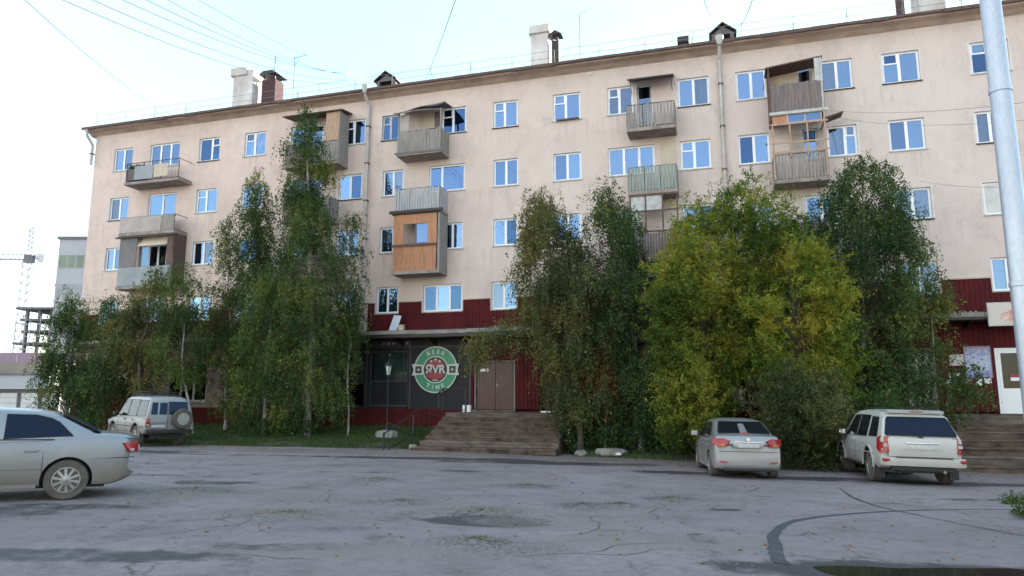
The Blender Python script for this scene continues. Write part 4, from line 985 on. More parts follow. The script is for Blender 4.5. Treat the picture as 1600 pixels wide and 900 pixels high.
MB().box(-8.19, -7.36, .24, .25, 2.2, 3.66).build('blind', 'litshop', wo); MB().box(-8.19, -7.36, .12, .13, 1.21, 3.66).build('pane', 'shopglass', wo)
mb = MB()
for s in (-8.6, -7.18, -4.95, -3.5, -2.0): mb.box(s, s + .07, -.022, -.002, 1.06, 4.2)
mb.box(-8.99, -1.93, -.028, -.001, 3.86, 3.90); mb.box(-7.2, -4.9, -.024, -.002, 3.93, 4.20); mb.build('shop_trim', 'shopgrey2', BLD)
# faint bolted letters over the shop window read as pale smudges
mb = MB()
for s in (-6.35, -6.1, -5.85, -5.15): MB().box(s, s + .14, -.032, -.025, 4.0, 4.12).build('bolted_trim', 'concrete', BLD)
# brown double door with pale posts
def leafdoor(s0, s1, z0, z1, mat, name='door', y=.08):
    w = s1 - s0; d_ = MB().box(s0, s1, y, y + .05, z0, z1).build(name, mat, BLD, bevel=.01)
    mb = MB()
    for (a, e) in ((z0 + .15, z0 + .85), (z0 + 1.0, z1 - .15)):
        mb.box(s0 + .1, s1 - .1, y - .012, y - .001, a, a + .04); mb.box(s0 + .1, s1 - .1, y - .012, y - .001, e - .04, e)
        mb.box(s0 + .1, s0 + .14, y - .012, y - .001, a + .04, e - .04); mb.box(s1 - .14, s1 - .1, y - .012, y - .001, a + .04, e - .04)
    mb.build('moulding', mat, d_)
    mb = MB(); mb.tube([(s0 + .09, y, z0 + 1.0), (s0 + .09, y - .06, z0 + 1.03), (s0 + .09, y - .06, z0 + 1.2), (s0 + .09, y, z0 + 1.23)], .012, 6); mb.build('handle', 'chrome', d_)
leafdoor(-1.68, -.80, 1.03, 3.14, 'browndoor'); leafdoor(-.785, .09, 1.03, 3.14, 'browndoor')
mb = MB(); mb.box(-1.74, -1.685, -.03, .12, 1.02, 3.18); mb.box(.095, .15, -.03, .12, 1.02, 3.18); mb.box(-1.685, .095, -.03, .12, 3.145, 3.18); mb.build('door_frame', 'concrete', BLD)
MB().box(-1.50, -1.12, .055, .066, 2.72, 2.84).build('door_notice', 'white', BLD)
leafdoor(1.36, 2.37, 1.01, 3.2, 'redpl', y=.16)
# right door, white, glazed top; pale glazed door further left
def whitedoor(s0, s1, z0, z1):
    f_ = .09; y = .04
    d_ = MB().box(s0, s0 + f_, y, y + .07, z0, z1).box(s1 - f_, s1, y, y + .07, z0, z1).box(s0 + f_, s1 - f_, y, y + .07, z1 - f_, z1).box(s0 + f_, s1 - f_, y, y + .07, z0, z0 + .1)
    d_.box(s0 + f_ + .01, s0 + f_ + .10, y + .01, y + .06, z0 + .1, z1 - f_).box(s1 - f_ - .1, s1 - f_ - .01, y + .01, y + .06, z0 + .1, z1 - f_).box(s0 + f_ + .1, s1 - f_ - .1, y + .01, y + .06, z0 + .1, z0 + .95).box(s0 + f_ + .1, s1 - f_ - .1, y + .01, y + .06, z1 - f_ - .1, z1 - f_)
    d_ = d_.build('door', 'white', BLD)
    MB().box(s0 + f_ + .1, s1 - f_ - .1, y + .03, y + .04, z0 + .95, z1 - f_ - .1).build('pane', 'shopglass', d_)
    mb = MB(); mb.box(s1 - f_ - .08, s1 - f_ - .03, y - .03, y + .01, z0 + 1.0, z0 + 1.2); mb.build('handle', 'darkmetal', d_)
    return d_
whitedoor(18.56, 19.58, .96, 3.38)
MB().box(19.0, 19.42, .052, .06, 2.18, 2.30).build('door_notice', 'white', BLD); MB().box(18.98, 19.40, .05, .058, 2.305, 2.42).build('door_notice', 'signred', BLD)
m, n, l, b, o = nt('leafy_reflection'); M['leaf_refl'] = m
v = noise_node(n, l, 7, 6, 0.75); l.new(ramp(n, l, v.outputs['Fac'], [(0.42, (0.09, 0.10, 0.07)), (0.50, (0.28, 0.29, 0.24)), (0.6, (0.55, 0.56, 0.50))]).outputs['Color'], b.inputs['Base Color'])  # noise pattern paints reflected foliage onto the panel
b.inputs['Roughness'].default_value = 0.3
d_ = MB().box(15.62, 15.68, .05, .12, 1.0, 3.42).box(16.56, 16.62, .05, .12, 1.0, 3.42).box(15.68, 16.56, .05, .12, 3.35, 3.42).build('door_frame', 'oldwhite', BLD)
MB().box(15.69, 16.55, .08, .10, 1.02, 3.34).build('door_panel', 'leaf_refl', d_)
# thermometer-sized clutter: vents and boxes
for (s, z) in ((-10.6, 16.0), (3.6, 16.1)):
    MB().box(s, s + .25, -.03, .0, z, z + .14).build('wall_vent', 'reveal', BLD)
MB().box(2.15, 3.2, -.13, -.06, 12.95 + 1.1, 14.12).build('sill_shelf', 'rust', BLD)

# ------------------------------------------------------------------ steps (things of their own)
def steps(name, s0, s1, ztop, outs, label, grp='flights of concrete steps up to the shop level'):
    e = empty(name, W((s0 + s1) / 2, 0, 0), FRZ, label=label, cat='steps', group=grp)
    hw = (s1 - s0) / 2; nst = len(outs); zg = gs((s0 + s1) / 2, outs[-1])
    rise = (ztop - zg) / nst
    for i, out in enumerate(outs):
        zt = ztop - i * rise; wdn = hw + (.05 * (i - 4) if i > 4 else 0)
        prev = 0 if i == 0 else outs[i - 1] - .06
        # worn slab: subdivided front edge
        k = 26; mb = MB(); vs = []
        for j in range(k + 1):
            x = -wdn + 2 * wdn * j / k + (random.uniform(-.03, .03) if 0 < j < k else 0)
            fo = out + random.gauss(0, .022) - (.06 if random.random() < .07 else 0); c_ = zt + random.gauss(0, .009); nose = random.uniform(.0, .025)
            vs += [(x, -prev, c_ + .004), (x, -fo + .03, c_), (x, -fo - nose * 0, c_ - .03), (x, -fo + .03, zt - .075), (x, -fo + .05, zt - rise - .02)]
        fs = []
        for j in range(k):
            for q in range(4): fs.append((5 * j + q, 5 * j + 5 + q, 5 * j + 6 + q, 5 * j + 1 + q))
        b0 = len(vs)
        vs += [(-wdn, -prev, zt - rise - .02), (wdn, -prev, zt - rise - .02)]
        fs.append((0, 1, 2, 3, 4, b0)); fs.append((5 * k, b0 + 1, 5 * k + 4, 5 * k + 3, 5 * k + 2, 5 * k + 1))
        mb.add(vs, fs)
        mb.build('step', 'steptop' if i in (0, nst - 2) else 'step', e)
    mb = MB(); mb.prism([(-.06, ztop - .1), (-outs[0] + .1, ztop - .1), (-outs[-1] + .2, zg), (-outs[-1] + .2, zg - .4), (-.06, zg - .4)], 'x', -hw - .06, -hw - .002); mb.build('side_wall', 'step', e)
    mb = MB(); mb.prism([(-.06, ztop - .1), (-outs[0] + .1, ztop - .1), (-outs[-1] + .2, zg), (-outs[-1] + .2, zg - .4), (-.06, zg - .4)], 'x', hw + .002, hw + .06)
    mb.build('side_wall', 'step', e)
    return e
steps('entrance_steps', -2.28, 3.0, 0.93, [2.1, 2.5, 2.9, 3.3, 3.7, 4.1, 4.5, 5.2], 'worn brownish concrete steps leading up to the brown double door')
steps('entrance_steps', 15.3, 24.5, 0.93, [1.9, 2.4, 2.9, 3.4, 3.9, 4.4, 5.0], 'dark weathered concrete steps behind the white off-roader at the right edge')
MB().box(-1.8, .25, -.35, -.06, .93, 1.02).build('door_sill', 'steptop', BLD)
MB().box(15.5, 19.7, -.35, -.06, .93, .98).build('door_sill', 'steptop', BLD)

# black iron railing at the left of the steps
RL = empty('steps_railing', W(-2.35, 2.1, .93), FRZ, label='black iron handrail beside the left edge of the worn steps', cat='railing')
mb = MB(); A0 = (0, 1.75, 0.0); 
mb.tube([(.95, 0.05, .98), (-.05, 0, 1.0), (-.42, -1.1, .35), (-.75, -2.3, -.25), (-1.1, -3.3, -.72)], .028, 8); mb.build('handrail', 'black', RL)
mb = MB()
mb.tube([(.95, .05, .12), (-.05, 0, .12), (-.42, -1.1, -.45), (-.75, -2.3, -1.0), (-1.1, -3.3, -1.40)], .02, 6)
for i in range(7): x = .95 - i * .155; mb.tube([(x, .05 - .05 * i / 7, .10), (x, .05 - .05 * i / 7, .98)], .011, 5)
for i in range(13):
    t = i / 12; P = [(-.05, 0, 1.0), (-.42, -1.1, .35), (-.75, -2.3, -.25), (-1.1, -3.3, -.72)]; k = min(int(t * 3), 2); f = t * 3 - k
    a = [P[k][c] * (1 - f) + P[k + 1][c] * f for c in range(3)]; mb.tube([(a[0], a[1], a[2]), (a[0], a[1], a[2] - .80)], .010, 5)
mb.build('balusters', 'black', RL, kind='stuff')
mb = MB()
for p, h in (((.95, .05), 1.02), ((-.05, 0), 1.05)): MB().box(p[0] - .03, p[0] + .03, p[1] - .03, p[1] + .03, -.03, h).build('post', 'black', RL)
MB().box(-1.13, -1.07, -3.33, -3.27, -1.5, -.65).build('post', 'black', RL); MB().box(-.62, -.56, -1.76, -1.70, -1.1, .05).build('post', 'black', RL)
def local_thing(o, s, out, z): o.location = W(s, out, z); o.rotation_euler = (0, 0, FRZ); return o
# ------------------------------------------------------------------ round sign
SG = empty('round_sign', W(-3.62, .05, 2.82), FRZ, label='round green and red bar sign on the dark grey shop front', cat='sign')
def disc(r, y0, y1, mat, name, r0=0.0, k=72):
    mb = MB(); vs = []; fs = []
    for j in range(k):
        t = 2 * math.pi * j / k
        for (rr, yy) in ((r0, y1), (r, y1), (r, y0), (r0, y0)): vs.append((rr * math.cos(t), yy, rr * math.sin(t)))
    for j in range(k):
        q = (j + 1) % k
        for e in range(4): fs.append((4 * j + e, 4 * j + (e + 1) % 4, 4 * q + (e + 1) % 4, 4 * q + e))
    if r0 == 0:
        fs = [(4 * j + 1, 4 * j + 2, 4 * ((j + 1) % k) + 2, 4 * ((j + 1) % k) + 1) for j in range(k)] + [tuple(4 * j + 1 for j in range(k))]
    mb.add(vs, fs); return mb.build(name, mat, SG)
disc(1.06, 0, -.03, 'signwhite', 'rim'); disc(1.0, -.03, -.04, 'signgreen', 'ring', .62); disc(.62, -.03, -.046, 'signwhite', 'inner_rim', .575); disc(.575, -.03, -.04, 'signdark', 'centre')
mb = MB()
for sg in (1, -1):   # serrated red field, upper and lower
    pts = [(-.46, sg * .10), (.46, sg * .10)] + [(.46 * math.cos(a) * (1 + .08 * (i % 2)), sg * (.12 + .33 * math.sin(a))) for i, a in enumerate(np.linspace(.15, math.pi - .15, 13))]
    mb.prism(pts, 'y', -.04, -.047)
mb.build('red_field', 'signred', SG)
for sg in (-1, 1):
    mb = MB(); mb.prism([(sg * .58, .22), (sg * 1.16, .26), (sg * 1.08, 0), (sg * 1.16, -.26), (sg * .58, -.22)], 'y', -.035, -.05)
    mb.build('ribbon', 'signwhite', SG)
mb = MB()
for sg in (-1, 1): mb.box(*sorted((sg * .68, sg * .99)), -.056, -.05, -.16, .16)
mb.build('ribbon_field', 'signdark', SG)
mb = MB()
for sg in (-1, 1): mb.prism([(sg * .83, .09), (sg * .86, .02), (sg * .94, 0), (sg * .86, -.02), (sg * .83, -.09), (sg * .80, -.02), (sg * .72, 0), (sg * .80, .02)], 'y', -.056, -.062)
def star(cx, cz, r):
    p = []
    for i in range(10):
        a = math.pi / 2 + i * math.pi / 5; q = r if i % 2 == 0 else r * .42; p.append((cx + q * math.cos(a), cz + q * math.sin(a)))
    mb.prism(p, 'y', -.047, -.053)
star(0, .46, .085); star(-.21, .38, .075); star(.21, .38, .075)
mb.box(-.12, .12, -.053, -.047, -.50, -.46)
mb.build('stars', 'signwhite', SG)
def text(s, size, name, mat, parent, loc, rot=(R(90), 0, 0), ext=.004, sx=1.0, off=0.0):
    cu = bpy.data.curves.new(name, 'FONT'); cu.body = s; cu.size = size; cu.extrude = ext; cu.align_x = 'CENTER'; cu.align_y = 'CENTER'; cu.offset = off
    t_ = bpy.data.objects.new(name, cu); COL.objects.link(t_); bpy.context.view_layer.update()
    me = bpy.data.meshes.new_from_object(t_.evaluated_get(bpy.context.evaluated_depsgraph_get())); bpy.data.objects.remove(t_)
    me.materials.clear(); me.materials.append(M[mat])
    o = bpy.data.objects.new(name, me); COL.objects.link(o); o.parent = parent; o.location = loc; o.rotation_euler = rot; o.scale = (sx, 1, 1); return o
text('\u042fVR', .52, 'lettering', 'signwhite', SG, (0, -.055, 0), off=.012)
for i, ch in enumerate('BEER'):
    a = R(26) - i * R(17.5); text(ch, .27, 'lettering', 'signwhite', SG, (-math.sin(a) * .81, -.046, math.cos(a) * .81), (R(90), -a, 0), off=.006)
for i, ch in enumerate('TIME'):
    a = R(-26) + i * R(17.5); text(ch, .27, 'lettering', 'signwhite', SG, (math.sin(a) * .81, -.046, -math.cos(a) * .81), (R(90), -a, 0), off=.006)

# things leaning on the canopy
o = MB().box(-.19, .19, -.015, .015, 0, .80).build('leaning_board', 'sheetgrey', None, label='pale narrow board leaning on the canopy under the open window', cat='board')
local_thing(o, -5.42, .9, 4.56); o.rotation_euler = (R(-22), R(8), FRZ); M['paleboard'] = pmat('pale_board', (.62, .66, .72), (.5, .53, .58)); o.data.materials[0] = M['paleboard']
o = MB().box(-.12, .12, -.1, .1, 0, .24).box(-.13, .13, -.11, .11, .24, .27).build('cardboard_box', 'cream', None, bevel=.01, label='small pinkish box beside the leaning board on the canopy', cat='box'); local_thing(o, -4.95, .95, 4.55)
mb = MB()
for i in range(7):
    a = i * .19; mb.add([(a, 0, 0), (a + .15, .02, .02), (a + .17, .2, .07), (a + .02, .22, .10), (a + .08, .1, .16)], [(0, 1, 4), (1, 2, 4), (2, 3, 4), (3, 0, 4), (3, 2, 1, 0)])
o = mb.build('crumpled_sheeting', 'concrete', None, label='crumpled pale sheeting lying on the canopy above the double door', cat='sheeting'); local_thing(o, -.6, .95, 4.55)
mb = MB()
for i in range(6):
    a = i * .17; mb.add([(a, 0, 0), (a + .15, .02, .0), (a + .17, .2, .04), (a + .02, .22, .03), (a + .08, .1, .10)], [(0, 1, 4), (1, 2, 4), (2, 3, 4), (3, 0, 4), (3, 2, 1, 0)])
o = mb.build('crumpled_sheeting', 'concrete', None, label='pale sheeting scrap lying on the canopy left of the pictured banner', cat='sheeting'); local_thing(o, 16.9, .95, 4.61)
o = MB().box(-.19, .19, -.12, .12, 0, .30).box(-.15, .15, -.125, -.121, .04, .26).build('white_box', 'white', None, bevel=.008, label='small white box at the foot of the dark grey shop front beside the steps', cat='box'); local_thing(o, -1.98, .3, .93)
o = MB().box(-.55, .55, -.05, .05, 0, .05).box(-.5, .5, -.04, .04, .05, .07).build('white_plank', 'white', None, label='white plank lying on the top step before the dark red door', cat='plank'); local_thing(o, 1.95, .6, .935)
# dark planter on the top left balcony with plants
PB = empty('planter_box', W(-20.95, .75, Z5 + .12), FRZ, label='dark grey trough with plants on the top left balcony', cat='planter')
MB().box(-.55, .55, -.14, .28, 0, .62).build('trough', 'sheetdark', PB, bevel=.02)
pp = np.array([(random.uniform(-.5, .5), random.uniform(-.1, .2), .60) for _ in range(260)])
blades('plants', pp, .3, 'leaf_dark', .03, .8, kind=None, parent=PB)

# signs at right
SB = empty('notice_poster', W(17.97, .075, 2.30), FRZ, label='large blue and lilac poster on the red wall left of the white door', cat='poster')
m, n, l, b, o = nt('blue_poster'); M['poster'] = m
t = n.new('ShaderNodeTexCoord'); s = n.new('ShaderNodeSeparateXYZ'); l.new(t.outputs['Generated'], s.inputs[0])
r1 = ramp(n, l, s.outputs[2], [(0, (0.10, 0.12, 0.36)), (0.12, (0.16, 0.20, 0.48)), (0.45, (0.36, 0.46, 0.62)), (0.8, (0.20, 0.26, 0.52)), (1, (0.24, 0.18, 0.36))])
x = noise_node(n, l, 9, 3, .5); c = mixc(n, l, ramp(n, l, x.outputs['Fac'], [(.45, 0.), (.62, .6)]).outputs['Color'], r1.outputs['Color'], (.50, .52, .50))
l.new(c, b.inputs['Base Color']); b.inputs['Roughness'].default_value = .35
MB().box(-.44, .44, -.02, .03, -.02, 1.16).build('frame', 'curtainmauve', SB); MB().box(-.40, .40, -.026, -.021, .03, 1.10).build('print', 'poster', SB)
mb = MB()
for z in (.30, .38, .46, .74): 
    s = -.30
    while s < .26: w_ = random.uniform(.04, .10); mb.box(s, s + w_, -.029, -.027, z, z + .035); s += w_ + .03
mb.build('lettering', 'signwhite', SB)
for (s, z, w_, h, mt, lb) in ((17.62, 2.06, .24, .20, 'sheetpink', 'small pinkish paper notice under the left corner of the blue poster'), (17.95, 2.02, .20, .26, 'white', 'small white paper notice under the middle of the blue poster'), (18.23, 2.08, .23, .19, 'white', 'small white paper notice under the right corner of the blue poster'),
                          (17.30, 2.75, .50, .42, 'board', 'pale board left of the blue poster half behind leaves'), (17.18, 2.30, .36, .17, 'white', 'narrow white strip notice left of the blue poster'), (17.0, 2.02, .3, .22, 'board', 'low pale notice beside the pale door with painted leaf reflections')):
    o = MB().box(-w_ / 2, w_ / 2, -.008, .0, 0, h).build('paper_notice', mt, None, label=lb, cat='notice'); local_thing(o, s, .06, z)
BN = empty('picture_banner', W(18.62, 1.33, 4.08), FRZ, label='pale square banner with red fruit picture on the canopy edge', cat='banner')
m, n, l, b, o = nt('banner_print'); M['banner'] = m
t = n.new('ShaderNodeTexCoord'); gr = n.new('ShaderNodeVectorMath'); gr.operation = 'DISTANCE'; l.new(t.outputs['Generated'], gr.inputs[0]); gr.inputs[1].default_value = (.68, .5, .38)
x = noise_node(n, l, 5, 4, .6); a_ = math_node(n, l, 'SUBTRACT', math_node(n, l, 'ADD', x.outputs['Fac'], .12), gr.outputs['Value'])
l.new(ramp(n, l, a_, [(.0, (.55, .50, .44)), (.12, (.60, .30, .22)), (.28, (.55, .08, .08)), (.5, (.65, .35, .2))]).outputs['Color'], b.inputs['Base Color'])
MB().box(-.58, .62, -.0, .05, 0, .84).build('frame', 'oldwhite', BN); MB().box(-.54, .58, -.008, -.001, .04, .80).build('print', 'banner', BN)
#@@
# ------------------------------------------------------------------ lantern, pole, cables, antennas
lx, ly, lz = W(-4.72, 2.6, 0)
LN = empty('street_lantern', (lx, ly, .02), FRZ, label='black iron lantern on a thin post standing on a pale stone base', cat='lamp')
MB().lathe([(.50, -.1), (.48, .08), (.40, .16), (.14, .20), (.0, .20)], 9, (0, 0, 0)).build('stone_base', 'concrete', LN)
MB().lathe([(.10, .18), (.09, .32), (.045, .40), (.032, .6), (.030, 1.9), (.045, 1.95), (.030, 2.0), (.028, 2.42), (.07, 2.46), (.07, 2.50)], 14).build('post', 'black', LN, smooth=True)
mb = MB(); k = 6
for j in range(k):
    a = 2 * math.pi * j / k; mb.tube([(.085 * math.cos(a), .085 * math.sin(a), 2.50), (.15 * math.cos(a), .15 * math.sin(a), 2.88)], .010, 5)
mb.lathe([(.20, 2.88), (.20, 2.91), (.10, 3.02), (.05, 3.05), (.03, 3.10), (.035, 3.13), (.0, 3.16)], 6)
mb.build('lantern_cage', 'black', LN)
MB().lathe([(.075, 2.505), (.138, 2.875)], 6).build('lantern_glass', 'signwhite', LN)
mb = MB(); mb.tube([(0, 0, .5), (.5, .0, .32), (.9, .1, .25)], .02, 5); mb.build('stay', 'black', LN)

PO = empty('lamp_post', (5.23, 7.07, -.3), 0, label='tall thick pale grey steel street pole at the right edge', cat='pole')
mb = MB(); mb.lathe([(.112, 0), (.108, 3), (.098, 6.05)], 28); mb.build('lower_tube', 'polegrey', PO, smooth=True)
mb = MB(); mb.lathe([(.098, 6.05), (.094, 9.5)], 28); mb.build('upper_tube', 'polegrey', PO, smooth=True)
for z in (3.05, 5.15): mb = MB(); mb.lathe([(.104 if z > 4 else .111, z), (.110 if z > 4 else .116, z + .005), (.110 if z > 4 else .116, z + .05), (.104 if z > 4 else .111, z + .055)], 28); mb.build('band', 'polegrey', PO, smooth=True)
mb = MB(); mb.lathe([(.20, 0.0), (.20, .32), (.11, .36)], 20); mb.build('base_collar', 'concrete', PO)

def cable(a, c, sag, r, label, n_=24, grp=None):
    mb = MB(); pts = []
    for i in range(n_ + 1):
        t = i / n_; pts.append(tuple(a[q] * (1 - t) + c[q] * t - (sag * 4 * t * (1 - t) if q == 2 else 0) for q in range(3)))
    return mb.tube(pts, r, 5).build('overhead_cable', 'cable', None, smooth=True, label=label, cat='cable', group=grp)
CB = W(-7.42, .55, 17.15)
g_ = 'overhead cables strung from the roof edge'
cable(CB, px(80, -8, 10), .7, .006, 'lowest dark cable running from the roof edge out of the top left of the frame', grp=g_)
cable((CB[0], CB[1], CB[2] + .12), px(118, -12, 10), .6, .006, 'second dark cable from the roof edge to the top left, just above the lowest', grp=g_)
cable((CB[0] - .1, CB[1], CB[2] + .3), px(205, -12, 11), .45, .006, 'thinner upper cable from the roof edge to the top left', grp=g_)
cable((CB[0] - .1, CB[1], CB[2] + .5), px(290, -12, 12), .35, .005, 'topmost thin cable from the roof edge leaving the frame furthest right of its bunch', grp=g_)
cable((CB[0] - .1, CB[1], CB[2] + .4), px(165, -12, 11), .5, .006, 'thin middle cable of the bunch between the dark pair and the upper two', grp=g_)
cable((CB[0] - .05, CB[1], CB[2] + .2), px(240, -12, 11), .42, .005, 'thin cable of the bunch just under the topmost one', grp=g_)
cable(W(-20, -2, 17.6), px(30, -8, 9), .5, .005, 'very faint thin cable above the left end of the roof', grp=g_)
cable(W(-5.6, -2, 17.6), px(715, -10, 11), .2, .008, 'single cable rising steeply from behind the left dormer', grp=g_)
cable(W(9.25, -1.0, 18.3), px(1095, -12, 12), .05, .008, 'near vertical cable rising from the right dormer', grp=g_)
cable(W(10.1, -1.0, 18.1), px(1180, -14, 12), .35, .010, 'curved cable rising to the right from the right dormer', grp=g_)
for (y0, y1, sg, lb) in ((160, 158, .25, 'uppermost of the thin wires crossing the facade at the right'), (200, 188, .35, 'middle thin wire crossing the facade at the right'), (292, 297, .2, 'lowest thin wire crossing the facade at the right')):
    a = W(13.6 if y0 < 250 else 16.6, .15, {160: 13.15, 200: 12.9, 292: 9.9}[y0]); cable(a, px(1720, y1 - 15, 14), sg, .006, lb, grp='thin wires across the right of the facade')

def antenna(s, d, zb, zt, kind, label):
    AN = empty('roof_antenna', W(s, -d, zb), FRZ, label=label, cat='antenna', group='television antennas on the roof')
    h = zt - zb; mb = MB(); mb.tube([(0, 0, 0), (0.02, 0, h)], .022, 6); mb.build('mast', 'aerial', AN)
    mb = MB()
    if kind == 0:
        mb.tube([(-.12, 0, h - .05), (.75, .1, h + .12)], .014, 5)
        for i in range(6): x = .0 + i * .14; w = .26 - i * .02; mb.tube([(x, -w, h - .02 + i * .035), (x, w, h + .02 + i * .035)], .009, 4)
        mb.tube([(.0, 0, h - .5), (.35, 0, h - .1)], .012, 4)
    elif kind == 1:
        for q in (.0, .12): mb.tube([(-.16 + q, 0, h - .9), (.0 + q, 0, h - .1)], .009, 4)
    else:
        mb.tube([(-.1, 0, h), (.55, 0, h + .25)], .011, 4); mb.tube([(-.05, -.3, h - .15), (.0, .3, h - .1)], .009, 4)
    mb.build('aerial', 'aerial', AN)
antenna(-15.5, 3.2, 20.2, 21.5, 1, 'thin antenna rod above the dark brick chimney at the left')
antenna(-13.9, 2.8, 17.4, 20.9, 0, 'tall antenna with crossbars right of the dark brick chimney')
antenna(-13.3, 2.4, 17.2, 18.7, 1, 'short rabbit-ear antenna just right of the tallest left antenna')
antenna(2.7, 3.0, 17.4, 20.9, 2, 'tall antenna standing right of the middle white chimney')
antenna(17.0, 3.4, 19.9, 21.6, 1, 'thin rod antenna on the stack by the far right chimney')

# ------------------------------------------------------------------ cars
def loft(name, rings, mats, parent, closed=True, smooth=True):
    k = len(rings[0]); vs = [p for r in rings for p in r]; mb = MB(); fs = []
    for i in range(len(rings) - 1):
        for j in range(k): fs.append((i * k + j, i * k + (j + 1) % k, (i + 1) * k + (j + 1) % k, (i + 1) * k + j))
    fs.append(tuple(range(k))[::-1]); fs.append(tuple((len(rings) - 1) * k + j for j in range(k)))
    mb.add(vs, fs); return mb.build(name, mats, parent, smooth=smooth)

def sm(xs, pts, it=2):
    y = np.interp(xs, [p[0] for p in pts], [p[1] for p in pts])
    for _ in range(it):
        y[1:-1] = y[1:-1] * .5 + (y[:-2] + y[2:]) * .25
    return y

def wheel(parent, x, y, r, wd, rimr, tyre, spokes, side, double=True):
    WO = MB()
    pr = [(rimr * .98, -wd / 2 + .01), (r * .93, -wd / 2), (r * .985, -wd / 2 + .02), (r, -wd / 4), (r, wd / 4), (r * .985, wd / 2 - .02), (r * .93, wd / 2), (rimr * .98, wd / 2 - .01)]
    WO.lathe(pr, 40, (0, 0, 0), 'y'); w = WO.build('wheel', tyre, parent, smooth=True); w.location = (x, y, r)
    o_ = side * (wd / 2)
    def L(p, mat, nm): 
        return MB().lathe(p, 36, (0, 0, 0), 'y').build(nm, mat, w, smooth=True)
    L([(rimr * .97, o_ - side * .012), (rimr * .99, o_ + side * .004), (rimr * .92, o_ + side * .006), (rimr * .88, o_ - side * .02), (rimr * .86, o_ - side * .07)], 'rim', 'rim_ring')
    L([(rimr * .87, o_ - side * .075), (rimr * .2, o_ - side * .078)], 'black', 'brake_shadow')
    mb = MB()
    for i in range(spokes):
        a = 2 * math.pi * i / spokes + .2; ca, sa = math.cos(a), math.sin(a); w0, w1 = (.026, .020) if spokes > 7 else (.045, .050)
        q = [(.14, w0), (.5, w1 * .8), (.9, w1 * 1.15)]; vs = []; fs = []
        for (t, ww) in q:
            rr = rimr * t; yo = o_ + side * (.012 - .022 * t)
            for (dw, dy) in ((-ww, 0), (ww, 0), (ww * .8, -side * .03), (-ww * .8, -side * .03)): vs.append((rr * ca - dw * sa, yo + dy, rr * sa + dw * ca))
        for s_ in range(2):
            for e in range(4): fs.append((4 * s_ + e, 4 * s_ + (e + 1) % 4, 4 * s_ + 4 + (e + 1) % 4, 4 * s_ + 4 + e))
        mb.add(vs, fs)
    mb.lathe([(rimr * .24, o_ - side * .05), (rimr * .22, o_ + side * .012), (rimr * .1, o_ + side * .018), (0.001, o_ + side * .018)], 20, (0, 0, 0), 'y')
    mb.build('spokes', 'rim', w, smooth=True)
    return w

def car_body(sp, paint, root):
    """lower body loft + cut wheel arches; local x forward, y left"""
    L = sp['L'] / 2; xs = np.concatenate([np.array([-L, -L + .012, -L + .035, -L + .07, -L + .12]), np.linspace(-L + .2, L - .2, 46), np.array([L - .12, L - .07, L - .035, L - .012, L])])
    zt = sm(xs, sp['top']); zb = sm(xs, sp['bot'], 1); w = sm(xs, sp['w'], 1)
    prof = sp.get('prof') or [(0, 0), (.80, 0), (.93, .03), (.975, .12), (.995, .30), (1.0, .50), (.992, .66), (.975, .80), (.955, .90), (.925, .965), (.87, 1.0), (.6, 1.012), (0, 1.02)]
    rings = []
    for i, x in enumerate(xs):
        r = []
        full = prof + [(-p[0], p[1]) for p in prof[-2:0:-1]]
        e = 0
        for (yy, zz) in full:
            # plan rounding of front and rear: bow in x
            bow = (abs(yy) ** 3) * sp.get('bow', .10) * (np.clip((abs(x) - (L - .5)) / .5, 0, 1) ** 1.0)
            r.append((x - math.copysign(bow, x), yy * w[i], zb[i] + (zt[i] - zb[i]) * zz))
        rings.append(r)
    o = loft('body', rings, [paint, 'black'], root)
    for xw in sp['wheels']:
        c_ = MB().lathe([(sp['arch'], -2), (sp['arch'], 2)], 40, (xw, 0, sp['r'] + sp.get('archz', 0)), 'y').build('cutter', ['black', 'black'], None)
        inner = None
        for side in (1, -1):
            cc = MB(); cc.cm = 1; wy = sp['track'] / 2
            cc.lathe([(sp['arch'], wy - .22), (sp['arch'], wy + .6)], 40, (0, 0, 0), 'y')
            cc.v = [(v[0] + xw, v[1] * side, v[2] + sp['r'] + sp.get('archz', 0)) for v in cc.v]
            co = cc.build('cutter', [paint, 'black'], None)
            md = o.modifiers.new('b', 'BOOLEAN'); md.operation = 'DIFFERENCE'; md.object = co; md.solver = 'EXACT'
            bpy.context.view_layer.update()
            me = bpy.data.meshes.new_from_object(o.evaluated_get(bpy.context.evaluated_depsgraph_get()))
            o.modifiers.clear(); o.data = me; bpy.data.objects.remove(co)
        bpy.data.objects.remove(c_)
    o.data.name = 'body'
    o.data.polygons.foreach_set('use_smooth', [True] * len(o.data.polygons)); o.data.set_sharp_from_angle(angle=R(38))
    return o

